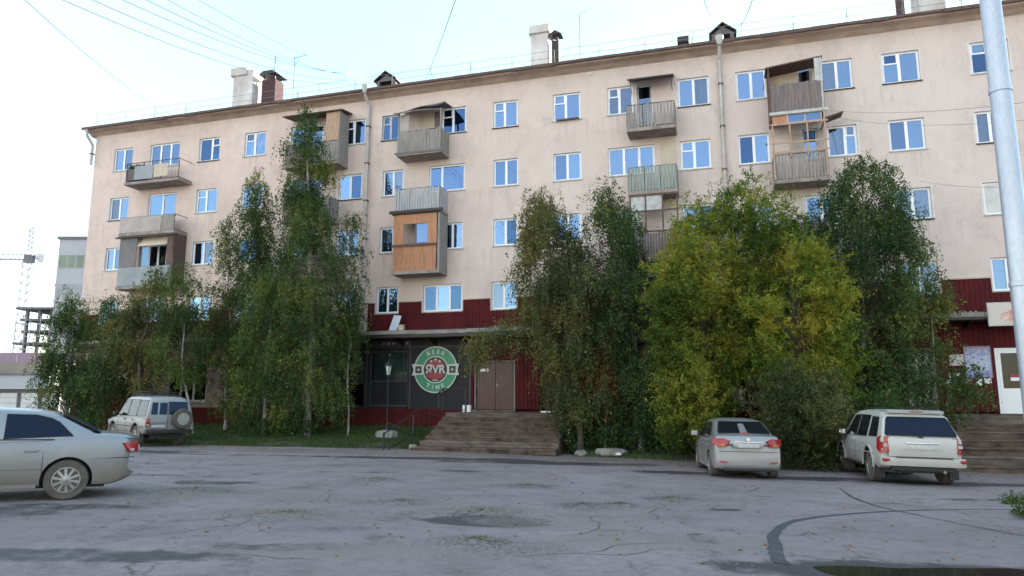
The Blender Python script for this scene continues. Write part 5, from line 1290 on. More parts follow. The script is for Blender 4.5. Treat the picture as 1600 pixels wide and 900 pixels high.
def greenhouse(sp, paint, root):
    g = sp['gh']; xs = np.unique(np.concatenate([np.linspace(g['x0'], g['x1'], 40), [p[0] for p in g['roof']]]))
    h = np.interp(xs, [p[0] for p in g['roof']], [p[1] for p in g['roof']])
    hs = h.copy()
    for _ in range(2): hs[2:-2] = hs[2:-2] * .5 + (hs[1:-3] + hs[3:-1]) * .25
    zb = g['belt']; wb = g['wb']; tum = g['tum']; rings = []
    for x, hh in zip(xs, hs):
        hh = max(hh, zb + .012); e = min(.10, (hh - zb) * .5)
        def Y(z): return wb - tum * (z - zb)
        half = [(wb + .0, zb - .06), (wb, zb), (Y(hh - e), hh - e), (Y(hh - e * .45) - .012, hh - e * .45), (Y(hh) - .05, hh - e * .1), (Y(hh) - .16, hh + .012), (.30, hh + .028), (0, hh + .032)]
        r = half + [(-a, b_) for a, b_ in half[-2::-1]]
        rings.append([(x, a, b_) for a, b_ in r])
    loft('roof', rings, paint, root)
    def side_win(poly, name='side_window', mat='carglass', inset=0.0):
        for sd in (1, -1):
            mb = MB(); k = len(poly)
            a = [(p[0], sd * (wb - tum * (p[1] - zb) + .006), p[1]) for p in poly]; b_ = [(p[0], sd * (wb - tum * (p[1] - zb) - .03), p[1]) for p in poly]
            mb.add(a + b_, [tuple(range(k)), tuple(range(k, 2 * k))[::-1]] + [(i, (i + 1) % k, k + (i + 1) % k, k + i) for i in range(k)])
            o = mb.build(name, [mat], root)
            # dark rubber edge
            mb = MB(); pts = [(p[0], sd * (wb - tum * (p[1] - zb) + .006), p[1]) for p in poly]; mb.tube(pts + [pts[0], pts[1]], .009, 5, cap=False); mb.build('window_seal', 'black', o)
    return side_win

def patch_win(root, p0, p1, w0, w1, name, off=.008, mat='carglass', crown=.03, corner=.10, nrm=(-1, 0, .3)):
    """window on a sloped end face from (x,z) p0 (bottom) to p1 (top)"""
    n_ = Vector((nrm[0], 0, nrm[2])).normalized(); mb = MB(); NU, NV = 8, 12; vs = []; fs = []
    for i in range(NU + 1):
        t = i / NU; w = w0 + (w1 - w0) * t; ed = min(t, 1 - t) / .12
        if ed < 1: w *= 1 - corner * .35 * (1 - math.sqrt(max(0, 1 - (1 - ed) ** 2)))
        for j in range(NV + 1):
            u = -1 + 2 * j / NV; cx = -crown * u * u
            vs.append((p0[0] + (p1[0] - p0[0]) * t + n_.x * (off + cx), u * w, p0[1] + (p1[1] - p0[1]) * t + n_.z * (off + cx)))
    for i in range(NU):
        for j in range(NV): a = i * (NV + 1) + j; fs.append((a, a + 1, a + NV + 2, a + NV + 1))
    mb.add(vs, fs); o = mb.build(name, mat, root, smooth=True)
    rim = [vs[j] for j in range(NV + 1)] + [vs[i * (NV + 1) + NV] for i in range(1, NU + 1)] + [vs[NU * (NV + 1) + j] for j in range(NV - 1, -1, -1)] + [vs[i * (NV + 1)] for i in range(NU - 1, -1, -1)]
    MB().tube(rim, .011, 5, cap=False).build('window_seal', 'black', o)
    return o

def blob(root, name, mat, pts_yz, x0, x1, bev=.012, **k):
    return MB().prism(pts_yz, 'x', x0, x1).build(name, mat, root, smooth=True, bevel=bev, **k)

def seam(root, x, z0, z1, wfun, name='door_seam', r=.005):
    for sd in (1, -1):
        MB().tube([(x + .02 * math.sin((z - z0) * 2), sd * wfun(z), z) for z in np.linspace(z0, z1, 8)], r, 4).build(name, 'black', root)
def handle(root, x, z, y, mat):
    for sd in (1, -1): MB().box(x - .10, x + .10, *sorted((sd * y, sd * (y + .03))), z - .014, z + .018).build('door_handle', mat, root, bevel=.008)
def mirror(root, x, z, y, mat):
    for sd in (1, -1):
        o = MB().box(x - .10, x + .05, *sorted((sd * (y + .05), sd * (y + .24))), z - .02, z + .13).build('mirror', mat, root, bevel=.03)
        MB().box(x - .03, x + .03, *sorted((sd * (y - .1), sd * (y + .07))), z, z + .03).build('mirror_arm', 'black', o)
def body_w(sp, z, x=0):
    zt = np.interp(x, [p[0] for p in sp['top']], [p[1] for p in sp['top']]); zb = np.interp(x, [p[0] for p in sp['bot']], [p[1] for p in sp['bot']]); w = np.interp(x, [p[0] for p in sp['w']], [p[1] for p in sp['w']])
    t = (z - zb) / (zt - zb); pr = [(0, .80), (.03, .93), (.12, .975), (.30, .995), (.5, 1.0), (.66, .992), (.8, .975), (.9, .955), (.965, .925), (1, .87)]
    return float(w * np.interp(t, [p[0] for p in pr], [p[1] for p in pr]))

def sedan(name, loc, rz, paint, label, near):
    root = empty(name, loc, rz, label=label, cat='car')
    if near:
        sp = dict(L=4.74, top=[(-2.37, .92), (-2.34, 1.02), (-2.0, 1.07), (-1.5, 1.06), (-.9, .98), (.9, .94), (1.3, .90), (2.0, .80), (2.3, .68), (2.37, .55)],
                  bot=[(-2.37, .36), (-2.28, .31), (-2.0, .22), (2.0, .20), (2.3, .24), (2.37, .34)], w=[(-2.37, .78), (-2.2, .86), (-1.5, .885), (1.3, .885), (2.1, .85), (2.37, .74)],
                  wheels=(-1.33, 1.42), arch=.375, r=.325, track=1.54, bow=.16)
        gh = dict(x0=-1.95, x1=1.35, belt=.975, wb=.815, tum=.36, roof=[(-1.95, .99), (-1.64, 1.09), (-1.12, 1.375), (-.85, 1.435), (-.2, 1.46), (.35, 1.44), (.6, 1.39), (1.35, .95)])
    else:
        sp = dict(L=4.50, top=[(-2.25, .86), (-2.19, 1.04), (-1.95, 1.08), (-1.4, 1.07), (-.9, .99), (.9, .95), (1.3, .90), (1.9, .80), (2.2, .68), (2.25, .55)],
                  bot=[(-2.25, .34), (-2.18, .24), (-1.9, .20), (1.9, .19), (2.2, .24), (2.25, .34)], w=[(-2.25, .78), (-2.1, .83), (-1.5, .848), (1.3, .848), (2.0, .82), (2.25, .70)],
                  wheels=(-1.30, 1.38), arch=.365, r=.315, track=1.49, bow=.14)
        gh = dict(x0=-1.78, x1=1.42, belt=.975, wb=.775, tum=.33, roof=[(-1.78, 1.05), (-1.02, 1.40), (-.7, 1.455), (0, 1.475), (.4, 1.45), (.62, 1.40), (1.42, .93)])
    sp['gh'] = gh
    car_body(sp, paint, root); sw = greenhouse(sp, paint, root)
    b_ = gh['belt']
    if near:
        sw([(-1.36, b_ + .065), (-.40, b_ + .02), (-.40, 1.385), (-.80, 1.375), (-1.02, 1.325), (-1.14, 1.26)]); sw([(-.27, b_ + .02), (.19, b_ + .01), (1.12, b_ - .0), (.62, 1.32), (.42, 1.365), (.19, 1.385), (-.27, 1.385)])
        patch_win(root, (-1.74, 1.08), (-1.18, 1.37), .64, .52, 'rear_window', off=.018, crown=.0, nrm=(-.42, 0, .9))
    else:
        sw([(-1.12, b_ + .06), (-.02, b_ + .02), (-.02, 1.375), (-.5, 1.385), (-.78, 1.33)]); sw([(.05, b_ + .02), (1.12, b_ - .0), (.62, 1.30), (.42, 1.36), (.05, 1.375)])
        patch_win(root, (-1.70, 1.10), (-1.06, 1.395), .66, .55, 'rear_window', off=.016, crown=.0, nrm=(-.42, 0, .9))
    patch_win(root, (1.30, 1.0), (.68, 1.36), .70, .55, 'windscreen', off=.016, crown=.0, nrm=(.5, 0, .8))
    fw = lambda z: body_w(sp, z) + .001
    for x in (-.98 if near else -1.0, -.33 if near else .02, 1.15): seam(root, x, .30, b_, fw)
    xs_ = -.80 if near else -.8
    handle(root, xs_, .80, fw(.80), paint); handle(root, xs_ + 1.05, .79, fw(.79), paint)
    mirror(root, 1.02, .98, .80, paint)
    for sd in (1, -1):   # rocker and side moulding
        MB().box(-.92, 1.0, *sorted((sd * .84, sd * (fw(.26) + .006))), .205, .27).build('rocker', paint, root, bevel=.01)
        MB().tube([(-.95, sd * (fw(.52) + .0), .52), (1.1, sd * (fw(.52) + .0), .50)], .014, 5).build('side_moulding', paint, root)
        MB().tube([(-1.1, sd * (gh['wb'] + .004), b_ + .005), (1.15, sd * (gh['wb'] + .004), b_ - .005)], .010, 5).build('belt_trim', 'black', root)
    tr = 'tyredusty'
    for i, x in enumerate(sp['wheels']):
        for sd in (1, -1): wheel(root, x, sd * sp['track'] / 2, sp['r'], .20, .21 if near else .2, tr, 10 if near else 6, sd)
    L = sp['L'] / 2
    if near:
        for sd in (1, -1):
            q = lambda y, x=0: sd * y
            # wrap-round lamps: red upper wedge and clear lower on the corner
            mb = MB(); vs = []
            P = [(-2.12, .853, .92), (-2.345, .72, .94), (-2.365, .72, .77), (-2.24, .845, .77)]
            mb.add([(p[0], sd * p[1], p[2]) for p in P] + [(p[0] + .12, sd * (p[1] - .10), p[2]) for p in P], [(0, 1, 2, 3), (4, 7, 6, 5), (0, 4, 5, 1), (1, 5, 6, 2), (2, 6, 7, 3), (3, 7, 4, 0)])
            t_ = mb.build('tail_light', 'redlens', root, bevel=.012, smooth=True)
            mb = MB(); P = [(-2.22, .860, .83), (-2.29, .82, .83), (-2.29, .82, .785), (-2.24, .855, .785)]
            mb.add([(p[0], sd * p[1], p[2]) for p in P] + [(p[0] + .05, sd * (p[1] - .06), p[2]) for p in P], [(0, 1, 2, 3), (4, 7, 6, 5), (0, 4, 5, 1), (1, 5, 6, 2), (2, 6, 7, 3), (3, 7, 4, 0)])
            mb.build('clear_lens', 'clearlens', t_)
            MB().tube([(-1.70, sd * (body_w(sp, .66, -1.9) + .002), .66), (-2.05, sd * body_w(sp, .66, -2.1), .675), (-2.30, sd * .79, .68)], .006, 4).build('bumper_seam', 'black', root)
            MB().tube([(-2.36, sd * .70, .97), (-2.15, sd * .78, 1.0), (-1.75, sd * .785, 1.035)], .005, 4).build('boot_seam', 'black', root)
        blob(root, 'number_plate', 'plate', [(-.26, .74), (.26, .74), (.26, .85), (-.26, .85)], -2.40, -2.36, .005)
    else:
        for sd in (1, -1):
            mb = MB(); P = [(-1.98, .845, .99), (-2.22, .62, 1.00), (-2.285, .46, .93), (-2.275, .56, .80), (-2.22, .73, .78), (-2.03, .856, .86)]
            mb.add([(p[0], sd * p[1], p[2]) for p in P] + [(p[0] + .14, sd * (p[1] - .08), p[2]) for p in P], [tuple(range(6)), tuple(range(6, 12))[::-1]] + [(i, (i + 1) % 6, 6 + (i + 1) % 6, 6 + i) for i in range(6)])
            t_ = mb.build('tail_light', 'redlens', root, bevel=.012, smooth=True)
            mb = MB(); mb.add([(-2.268, sd * .58, .87), (-2.22, sd * .73, .86), (-2.21, sd * .73, .80), (-2.262, sd * .60, .82)], [(0, 1, 2, 3)]); mb.add([(-2.272, sd * .58, .87), (-2.226, sd * .73, .86), (-2.216, sd * .73, .80), (-2.268, sd * .60, .82)], [(0, 1, 2, 3)])
            mb.build('amber_lens', 'amber', t_)
            blob(root, 'reflector', 'redlens', [(sd * .52, .40), (sd * .70, .41), (sd * .70, .44), (sd * .52, .43)], -2.25, -2.20, .004)
        blob(root, 'plate_recess', paint, [(-.36, .77), (.36, .77), (.38, .90), (-.38, .90)], -2.263, -2.22, .015)
        blob(root, 'chrome_strip', 'chrome', [(-.34, .895), (.34, .895), (.34, .925), (-.34, .925)], -2.285, -2.24, .008)
        blob(root, 'number_plate', 'plate', [(-.26, .775), (.26, .775), (.26, .885), (-.26, .885)], -2.28, -2.25, .005)
        mb = MB(); mb.tube([(-2.275, y, .68 - .0 * abs(y)) for y in np.linspace(-.72, .72, 9)], .006, 4); mb.build('bumper_seam', 'black', root)
        mb = MB(); mb.lathe([(.045, -2.285), (.05, -2.28), (.05, -2.27)], 16, (0, 0, .975), 'x'); mb.build('badge', 'chrome', root)
        blob(root, 'lower_valance', 'black', [(-.62, .21), (.62, .21), (.58, .27), (-.58, .27)], -2.20, -2.1, .01)
        blob(root, 'high_brake_light', 'redlens', [(-.12, 1.115), (.12, 1.115), (.12, 1.14), (-.12, 1.14)], -1.72, -1.62, .004)
    for sd in (1, -1):
        blob(root, 'headlight', 'clearlens', [(sd * .42, .60), (sd * .72, .62), (sd * .74, .74), (sd * .45, .70)], L - .16, L - .03, .015)
    MB().box(-1.9, 1.9, -.55, .55, .17, .3).build('underbody', 'black', root)
    # cabin interior glimpsed through the glass
    mb = MB(); mb.box(-.95, -.8, -.6, .6, .8, 1.18); mb.box(.1, .22, -.62, -.1, .8, 1.15); mb.box(.1, .22, .1, .62, .8, 1.15); mb.build('seats', 'black', root)
    return root

# near silver saloon, cropped by the left edge
sedan('parked_car', (0, 0, 0), 0, 'silver', 'dusty silver saloon cropped by the left edge, seen from its side', True)
near_car = COL.objects['parked_car']
def place(o, rz_deg, local, world, dz=0.0):
    a = R(rz_deg); x = local[0] * math.cos(a) - local[1] * math.sin(a); y = local[0] * math.sin(a) + local[1] * math.cos(a)
    X, Y = world[0] - x, world[1] - y
    e = .9
    gx = (GZ(X + 1.3 * math.cos(a), Y + 1.3 * math.sin(a)) - GZ(X - 1.3 * math.cos(a), Y - 1.3 * math.sin(a))) / 2.6
    gy = (GZ(X - e * math.sin(a), Y + e * math.cos(a)) - GZ(X + e * math.sin(a), Y - e * math.cos(a))) / (2 * e)
    o.location = (X, Y, (GZ(X + 1.3 * math.cos(a), Y + 1.3 * math.sin(a)) + GZ(X - 1.3 * math.cos(a), Y - 1.3 * math.sin(a))) / 2 + dz)
    Mx = Matrix.Rotation(a, 4, 'Z') @ Matrix.Rotation(-math.atan(gx), 4, 'Y') @ Matrix.Rotation(math.atan(gy), 4, 'X')
    o.rotation_euler = Mx.to_euler()
place(near_car, 211, (-1.33, .85), (-7.42, 11.95))
c2 = sedan('parked_car', (0, 0, 0), 0, 'silver2', 'silver saloon seen from behind, parked left of the white off-roader', False)
place(c2, 90 - 8, (-2.25, .80), (5.12, 18.0))

def suv(name, paint, label, old=False):
    root = empty(name, label=label, cat='car')
    if not old:
        sp = dict(L=4.70, top=[(-2.35, .98), (-2.31, 1.06), (-2.2, 1.12), (-.9, 1.10), (1.0, 1.07), (1.5, 1.04), (2.1, .96), (2.3, .86), (2.35, .70)],
                  bot=[(-2.35, .52), (-2.3, .42), (-2.0, .36), (2.0, .36), (2.3, .42), (2.35, .5)], w=[(-2.35, .86), (-2.2, .925), (-1.6, .945), (1.4, .945), (2.1, .91), (2.35, .78)],
                  wheels=(-1.32, 1.44), arch=.47, r=.385, track=1.60, bow=.10, archz=.02)
        gh = dict(x0=-2.28, x1=1.50, belt=1.07, wb=.885, tum=.30, roof=[(-2.28, 1.16), (-1.98, 1.66), (-1.80, 1.735), (-1.0, 1.775), (0, 1.785), (.45, 1.76), (.70, 1.70), (1.50, 1.05)])
    else:
        sp = dict(L=4.05, top=[(-2.03, 1.00), (-2.0, 1.04), (-1.9, 1.08), (-.9, 1.07), (.75, 1.05), (1.0, 1.04), (1.85, .98), (2.0, .90), (2.03, .75)],
                  bot=[(-2.03, .58), (-1.95, .50), (-1.7, .45), (1.7, .45), (1.95, .5), (2.03, .58)], w=[(-2.03, .80), (-1.95, .825), (-1.4, .845), (1.2, .845), (1.9, .80), (2.03, .72)],
                  wheels=(-1.12, 1.22), arch=.45, r=.375, track=1.46, bow=.03, archz=.03)
        gh = dict(x0=-2.0, x1=1.02, belt=1.04, wb=.80, tum=.20, roof=[(-2.0, 1.12), (-1.93, 1.62), (-1.80, 1.77), (-1.5, 1.81), (0, 1.82), (.30, 1.80), (.50, 1.74), (1.02, 1.04)])
    sp['gh'] = gh
    car_body(sp, paint, root); sw = greenhouse(sp, paint, root); b_ = gh['belt']; L = sp['L'] / 2
    fw = lambda z: body_w(sp, z) + .001
    if not old:
        sw([(-1.92, b_ + .06), (-1.20, b_ + .05), (-1.14, 1.62), (-1.72, 1.60)]); sw([(-1.02, b_ + .04), (-.12, b_ + .03), (-.12, 1.655), (-.98, 1.645)]); sw([(-.05, b_ + .03), (.98, b_ + .03), (.52, 1.60), (.40, 1.645), (-.05, 1.655)])
        patch_win(root, (-2.30, 1.17), (-2.02, 1.61), .80, .67, 'rear_window', off=.012, crown=.0, nrm=(-.85, 0, .5))
        patch_win(root, (1.36, 1.16), (.76, 1.66), .76, .62, 'windscreen', off=.014, crown=.0, nrm=(.6, 0, .8))
    else:
        sw([(-1.86, b_ + .06), (-1.02, b_ + .05), (-1.02, 1.68), (-1.78, 1.68)]); sw([(-.94, b_ + .05), (-.12, b_ + .05), (-.12, 1.69), (-.94, 1.69)]); sw([(-.05, b_ + .05), (.70, b_ + .05), (.40, 1.62), (.30, 1.68), (-.05, 1.69)])
        patch_win(root, (.93, 1.13), (.52, 1.71), .70, .60, 'windscreen', off=.014, crown=.0, nrm=(.8, 0, .6))
        # split rear doors: narrow left pane pair, wide right pane
        for (y0, y1) in ((.66, .44), (.37, .10)):
            mb = MB(); yy = [y0, y1]; P = [(-2.005, y0, 1.17), (-2.005, y1, 1.17), (-1.945, y1 * .96, 1.60), (-1.945, y0 * .93, 1.60)]
            mb.add([(p[0] - .01, p[1], p[2]) for p in P] + [(p[0] + .02, p[1], p[2]) for p in P], [(0, 1, 2, 3), (4, 7, 6, 5), (0, 4, 5, 1), (1, 5, 6, 2), (2, 6, 7, 3), (3, 7, 4, 0)]); mb.build('rear_window', 'carglass', root)
        mb = MB(); P = [(-2.005, .03, 1.17), (-2.005, -.66, 1.17), (-1.945, -.62, 1.64), (-1.945, .03, 1.64)]
        mb.add([(p[0] - .01, p[1], p[2]) for p in P] + [(p[0] + .02, p[1], p[2]) for p in P], [(0, 1, 2, 3), (4, 7, 6, 5), (0, 4, 5, 1), (1, 5, 6, 2), (2, 6, 7, 3), (3, 7, 4, 0)]); mb.build('rear_window', 'carglass', root)
        MB().tube([(-2.045, .07, .62), (-2.045, .07, 1.1), (-1.96, .065, 1.66)], .008, 4).build('door_seam', 'black', root)
    for x in ((-1.08, -.08, 1.08) if not old else (-.08, .78, -.98)): seam(root, x, .48, b_, fw)
    handle(root, -.85 if not old else -.72, .96, fw(.96), 'darkmetal' if old else paint); handle(root, .18 if not old else .08, .96, fw(.96), 'darkmetal' if old else paint)
    mirror(root, 1.0 if not old else .72, 1.10, .86 if not old else .80, 'chrome' if not old else 'black')
    for x in sp['wheels']:
        for sd in (1, -1): wheel(root, x, sd * sp['track'] / 2, sp['r'], .25 if not old else .22, .215, 'tyredusty', 6 if not old else 5, sd)
    for sd in (1, -1):
        MB().box(-.85, .98, *sorted((sd * .80, sd * 1.0)), .36, .41).build('side_step', 'darkmetal', root, bevel=.012) if not old else None
        MB().tube([(-1.85, sd * (fw(.72)), .72), (1.5, sd * (fw(.72)), .72)], .016, 5).build('side_moulding', paint if not old else 'darkmetal', root)
        # arch flares
        for xw in sp['wheels']:
            pts = [(xw + (sp['arch'] + .01) * math.cos(a), sd * (fw(.7) + .004), sp['r'] + sp['archz'] + (sp['arch'] + .01) * math.sin(a)) for a in np.linspace(-.05, math.pi + .05, 16)]
            MB().tube(pts, .028, 6).build('arch_flare', paint, root, smooth=True)
        # roof rails
        zr = gh['roof'][4][1]; yr = gh['wb'] - gh['tum'] * (zr - b_) - .14
        mb = MB(); mb.tube([(-1.6, sd * yr, zr), (-1.5, sd * yr, zr + .06), (.2, sd * yr, zr + .065), (.35, sd * yr, zr)], .014, 6); mb.build('roof_rail', 'darkmetal', root)
    if not old:
        for sd in (1, -1):
            mb = MB(); P = [(-2.27, .915, 1.13), (-2.375, .77, 1.13), (-2.385, .76, .76), (-2.20, .945, .74)]; P0 = [(-2.02, .93, 1.06), (-2.0, .95, .80)]
            poly = [(-2.03, .915, 1.10), (-2.22, .88, 1.16), (-2.355, .76, 1.14), (-2.385, .755, .78), (-2.25, .925, .74), (-2.10, .952, .84)]
            mb.add([(p[0], sd * p[1], p[2]) for p in poly] + [(p[0] + .10, sd * (p[1] - .10), p[2]) for p in poly], [tuple(range(6)), tuple(range(6, 12))[::-1]] + [(i, (i + 1) % 6, 6 + (i + 1) % 6, 6 + i) for i in range(6)])
            t_ = mb.build('tail_light', 'redlens', root, bevel=.015, smooth=True)
            MB().box(-2.392, -2.36, *sorted((sd * .77, sd * .86)), .90, .98).build('clear_lens', 'clearlens', t_, bevel=.008)
            blob(root, 'bumper_lamp', 'redlens', [(sd * .74, .56), (sd * .90, .56), (sd * .91, .64), (sd * .74, .64)], -2.44, -2.33, .012)
        # tailgate relief, bumper, plate, spoiler
        blob(root, 'tailgate', paint, [(-.74, .68), (.74, .68), (.755, 1.125), (-.755, 1.125)], -2.372, -2.30, .02)
        blob(root, 'plate_recess', paint, [(-.42, .84), (.42, .84), (.40, 1.0), (-.40, 1.0)], -2.382, -2.36, .012)
        blob(root, 'garnish', 'chrome', [(-.36, .985), (.36, .985), (.36, 1.015), (-.36, 1.015)], -2.405, -2.37, .008)
        blob(root, 'number_plate', 'plate', [(-.26, .855), (.26, .855), (.26, .965), (-.26, .965)], -2.395, -2.37, .005)
        mb = MB(); pl = [(-.95, -2.20), (-.93, -2.36), (-.80, -2.44), (.80, -2.44), (.93, -2.36), (.95, -2.20), (.90, -2.0), (-.90, -2.0)]
        mb.prism([(p[1], p[0]) for p in pl], 'z', .46, .67); bmp_ = mb.build('rear_bumper', paint, root, smooth=True, bevel=.03)
        MB().box(-2.452, -2.40, -.62, .62, .655, .672).build('bumper_step', 'black', bmp_)
        mb = MB(); mb.box(-2.36, -2.1, -.7, .7, .36, .46); mb.build('lower_valance', 'black', root)
        mb = MB(); mb.prism([(-2.06, 1.70), (-1.80, 1.755), (-1.80, 1.80), (-2.10, 1.775)], 'y', -.62, .62); mb.build('spoiler', paint, root, bevel=.012, smooth=True)
        blob(root, 'high_brake_light', 'redlens', [(-.14, 1.745), (.14, 1.745), (.14, 1.765), (-.14, 1.765)], -2.115, -2.06, .004)
        mb = MB(); mb.lathe([(.04, -.03), (.04, .03)], 12, (-2.335, .0, 1.15), 'x'); mb.tube([(-2.345, 0, 1.16), (-2.36, .25, 1.20), (-2.34, .42, 1.22)], .012, 5); mb.build('rear_wiper', 'black', root)
        mb = MB(); mb.tube([(-2.30, -.45, .36), (-2.38, -.45, .35)], .035, 10); mb.build('exhaust', 'rim', root)
        MB().box(-1.86, -1.82, .72, .93, .14, .45).build('mud_flap', 'black', root); MB().box(-1.86, -1.82, -.93, -.72, .14, .45).build('mud_flap', 'black', root)
    else:
        for sd in (1, -1):
            blob(root, 'tail_light', 'redlens', [(sd * .70, .74), (sd * .815, .74), (sd * .815, 1.02), (sd * .70, 1.02)], -2.06, -1.97, .01)
            blob(root, 'reversing_lens', 'clearlens', [(sd * .715, .76), (sd * .80, .76), (sd * .80, .82), (sd * .715, .82)], -2.066, -2.05, .004)
        blob(root, 'rear_bumper', 'darkmetal', [(-.80, .50), (.80, .50), (.82, .64), (-.82, .64)], -2.16, -1.98, .02)
        blob(root, 'number_plate', 'plate', [(.14, .70), (.62, .70), (.62, .80), (.14, .80)], -2.05, -2.02, .005)
        w = MB(); r = .37
        w.lathe([(.21, -2.07), (r * .93, -2.08), (r, -2.12), (r, -2.20), (r * .93, -2.25), (.215, -2.26)], 36, (0, 0, 0), 'x'); sw_ = w.build('spare_wheel', 'tyredusty', root, smooth=True); sw_.location = (0, -.40, 1.02)
        MB().lathe([(.22, -2.262), (.21, -2.235), (.10, -2.20), (.09, -2.245), (.0, -2.25)], 30, (0, 0, 0), 'x').build('rim', 'rim', sw_, smooth=True)
        mb = MB()
        for i in range(6): a = i * 1.047; mb.lathe([(.028, -2.222), (.0, -2.225)], 10, (0, .155 * math.cos(a), .155 * math.sin(a)), 'x')
        mb.build('rim_holes', 'black', sw_)
        # graphic stripe on the door
        MB().prism([(.66, .83), (.10, .90), (.10, .94), (.66, .90)], 'x', -2.046, -2.03).build('stripe', 'curtainmauve', root)
        # roof basket
        zr = 1.90; mb = MB()
        for yy in (-.55, .55): mb.tube([(-1.5, yy, zr), (.2, yy, zr)], .014, 5); mb.tube([(-1.5, yy, zr + .09), (.2, yy, zr + .09)], .012, 5)
        for i in range(9): x = -1.5 + i * .2125; mb.tube([(x, -.55, zr), (x, .55, zr)], .012, 5)
        for x in (-1.5, -.9, -.3, .2):
            for yy in (-.55, .55): mb.tube([(x, yy, zr - .08), (x, yy, zr + .09)], .012, 5)
        for x in (-1.5, .2): mb.tube([(x, -.55, zr + .09), (x, .55, zr + .09)], .012, 5)
        mb.build('roof_rack', 'black', root)
        blob(root, 'bull_bar', 'darkmetal', [(-.55, .5), (.55, .5), (.5, .95), (-.5, .95)], 2.03, 2.08, .02)
    for sd in (1, -1): blob(root, 'headlight', 'clearlens', [(sd * .45, .72), (sd * .78, .72), (sd * .78, .90), (sd * .48, .88)], L - .12, L + .0, .015)
    MB().box(-L + .15, L - .15, -.5, .5, .30, .48).build('underbody', 'black', root)
    mb = MB(); mb.box(-.95, -.8, -.6, .6, .9, 1.40); mb.box(.05, .2, -.62, -.1, .9, 1.40); mb.box(.05, .2, .1, .62, .9, 1.40); mb.build('seats', 'black', root)
    return root
c3 = suv('parked_car', 'whitepaint', 'white off-roader seen from behind at the right, in front of the weathered steps')
place(c3, 90 - 12, (-2.35, .90), (8.93, 17.3))
c4 = suv('parked_car', 'greypaint', 'old pale off-roader with roof rack and spare wheel on its rear door', True)
place(c4, 90 + 47, (-2.03, .80), (-13.15, 25.5))

# ------------------------------------------------------------------ background at the left
def far(name, label, cat): return empty(name, label=label, cat=cat)
KI = far('low_pavilion', 'low beige pavilion with white shuttered windows at the left edge', 'building')
Y = 46.0; xa, _, zt = px(-60, 565, Y); xb = px(84, 565, Y)[0]
def wb(y0, y1, Yd): return px(0, y1, Yd)[2], px(0, y0, Yd)[2]
z1, z2 = wb(566, 586, Y); MB().box(xa - 30, xb, Y, Y + 9, z1, z2).build('parapet', 'beige', KI)
z3, _ = wb(608, 608, Y); MB().box(xa - 30, xb - .05, Y - .25, Y + 9, z3, z1 - .004).build('fascia', 'lightgrey', KI)
MB().box(xa - 30, xb + .1, Y - .35, Y + .3, z1 - .003, z1 + .10).build('ledge', 'farconcrete', KI)
zb_, _ = wb(660, 660, Y); MB().box(xa - 30, xb - .1, Y + .2, Y + 9, -3, z3 - .002).build('wall', 'farconcrete', KI)
w = (xb - xa) / 4
for i in range(-8, 4):
    a = xa + i * w * .92 + 1.2
    sh = MB().box(a + .15, a + w * .92 - .15, Y + .05, Y + .19, z3 - 1.75, z3 - .25).build('window', 'shutter', KI)
    mb = MB()
    for q in range(4): mb.box(a + .17, a + w * .92 - .17, Y + .03, Y + .049, z3 - .55 - q * .36, z3 - .52 - q * .36)
    mb.build('shutter_joint', 'lightgrey', sh)
CS = far('building_under_construction', 'bare concrete frame building under construction at the left', 'building')
Y = 105.0; xL = px(38, 500, Y)[0]; xR = px(92, 500, Y)[0]
for i, y in enumerate((481, 499, 517, 536, 556, 578)):
    z = px(0, y, Y)[2]; off = (0, .8, 1.2, 0, .5, 0)[i]
    MB().box(xL - 1.5 + off, xR + 6, Y, Y + 14, z - .22, z + .12).build('floor_slab', 'farconcrete', CS)
for i in range(6):
    x = xL + i * 1.9 - .2; MB().box(x, x + .38, Y + .4, Y + .8, -4, px(0, 482, Y)[2] - .23).build('column', 'farconcrete', CS)
    MB().box(x, x + .38, Y + 6, Y + 6.4, -4, px(0, 482, Y)[2] - .23).build('column', 'farconcrete', CS)
mb = MB(); mb.box(xL + 1.0, xR + 6, Y + 7, Y + 7.3, -3, px(0, 500, Y)[2] - .23); mb.build('inner_wall', 'farconcrete', CS)
mb = MB()
for i in range(14): x = xL - 1.7 + i * .75; mb.tube([(x, Y - .5, -4), (x, Y - .5, px(0, 495 + (i % 3) * 6, Y)[2])], .05, 4)
for y in (507, 526, 546): z = px(0, y, Y)[2]; mb.tube([(xL - 1.8, Y - .5, z), (xR + 2, Y - .5, z)], .05, 4)
mb.build('scaffolding', 'farsteel', CS, kind='stuff')
FW = far('site_fence', 'long dark fence along the construction site behind the pavilion', 'fence')
Yf = 80; z = px(0, 551, Yf)[2]
for i in range(24): a = px(-90, 0, Yf)[0] + i * 2.0; MB().box(a, a + 1.94, Yf, Yf + .1, -4, z).build('panel', 'curtainmauve', FW)
TW = far('office_tower', 'light grey block with a band of greenish windows behind the apartment block', 'building')
Y = 88.0; xL = px(89, 420, Y)[0]; xR = px(200, 420, Y)[0]; zt = px(0, 374, Y)[2]
MB().box(xL, xR, Y, Y + 16, -4, zt).build('wall', 'lightgrey', TW); MB().box(xL - .2, xR, Y - .2, Y + 16, zt + .003, zt + .35).build('parapet', 'farconcrete', TW)
for (ya, yb, mt) in ((398, 419, 'litwin'), (443, 463, 'sheetgrey'), (490, 510, 'sheetgrey')):
    za, zc = px(0, yb, Y)[2], px(0, ya, Y)[2]
    for i in range(5):
        a = xL + .15 + i * 1.12; f_ = MB().box(a, a + 1.0, Y - .06, Y - .002, za, zc).build('window', 'lightgrey', TW); MB().box(a + .07, a + .93, Y - .075, Y - .061, za + .08, zc - .08).build('pane', mt, f_)
xl2 = px(76, 460, Y)[0]
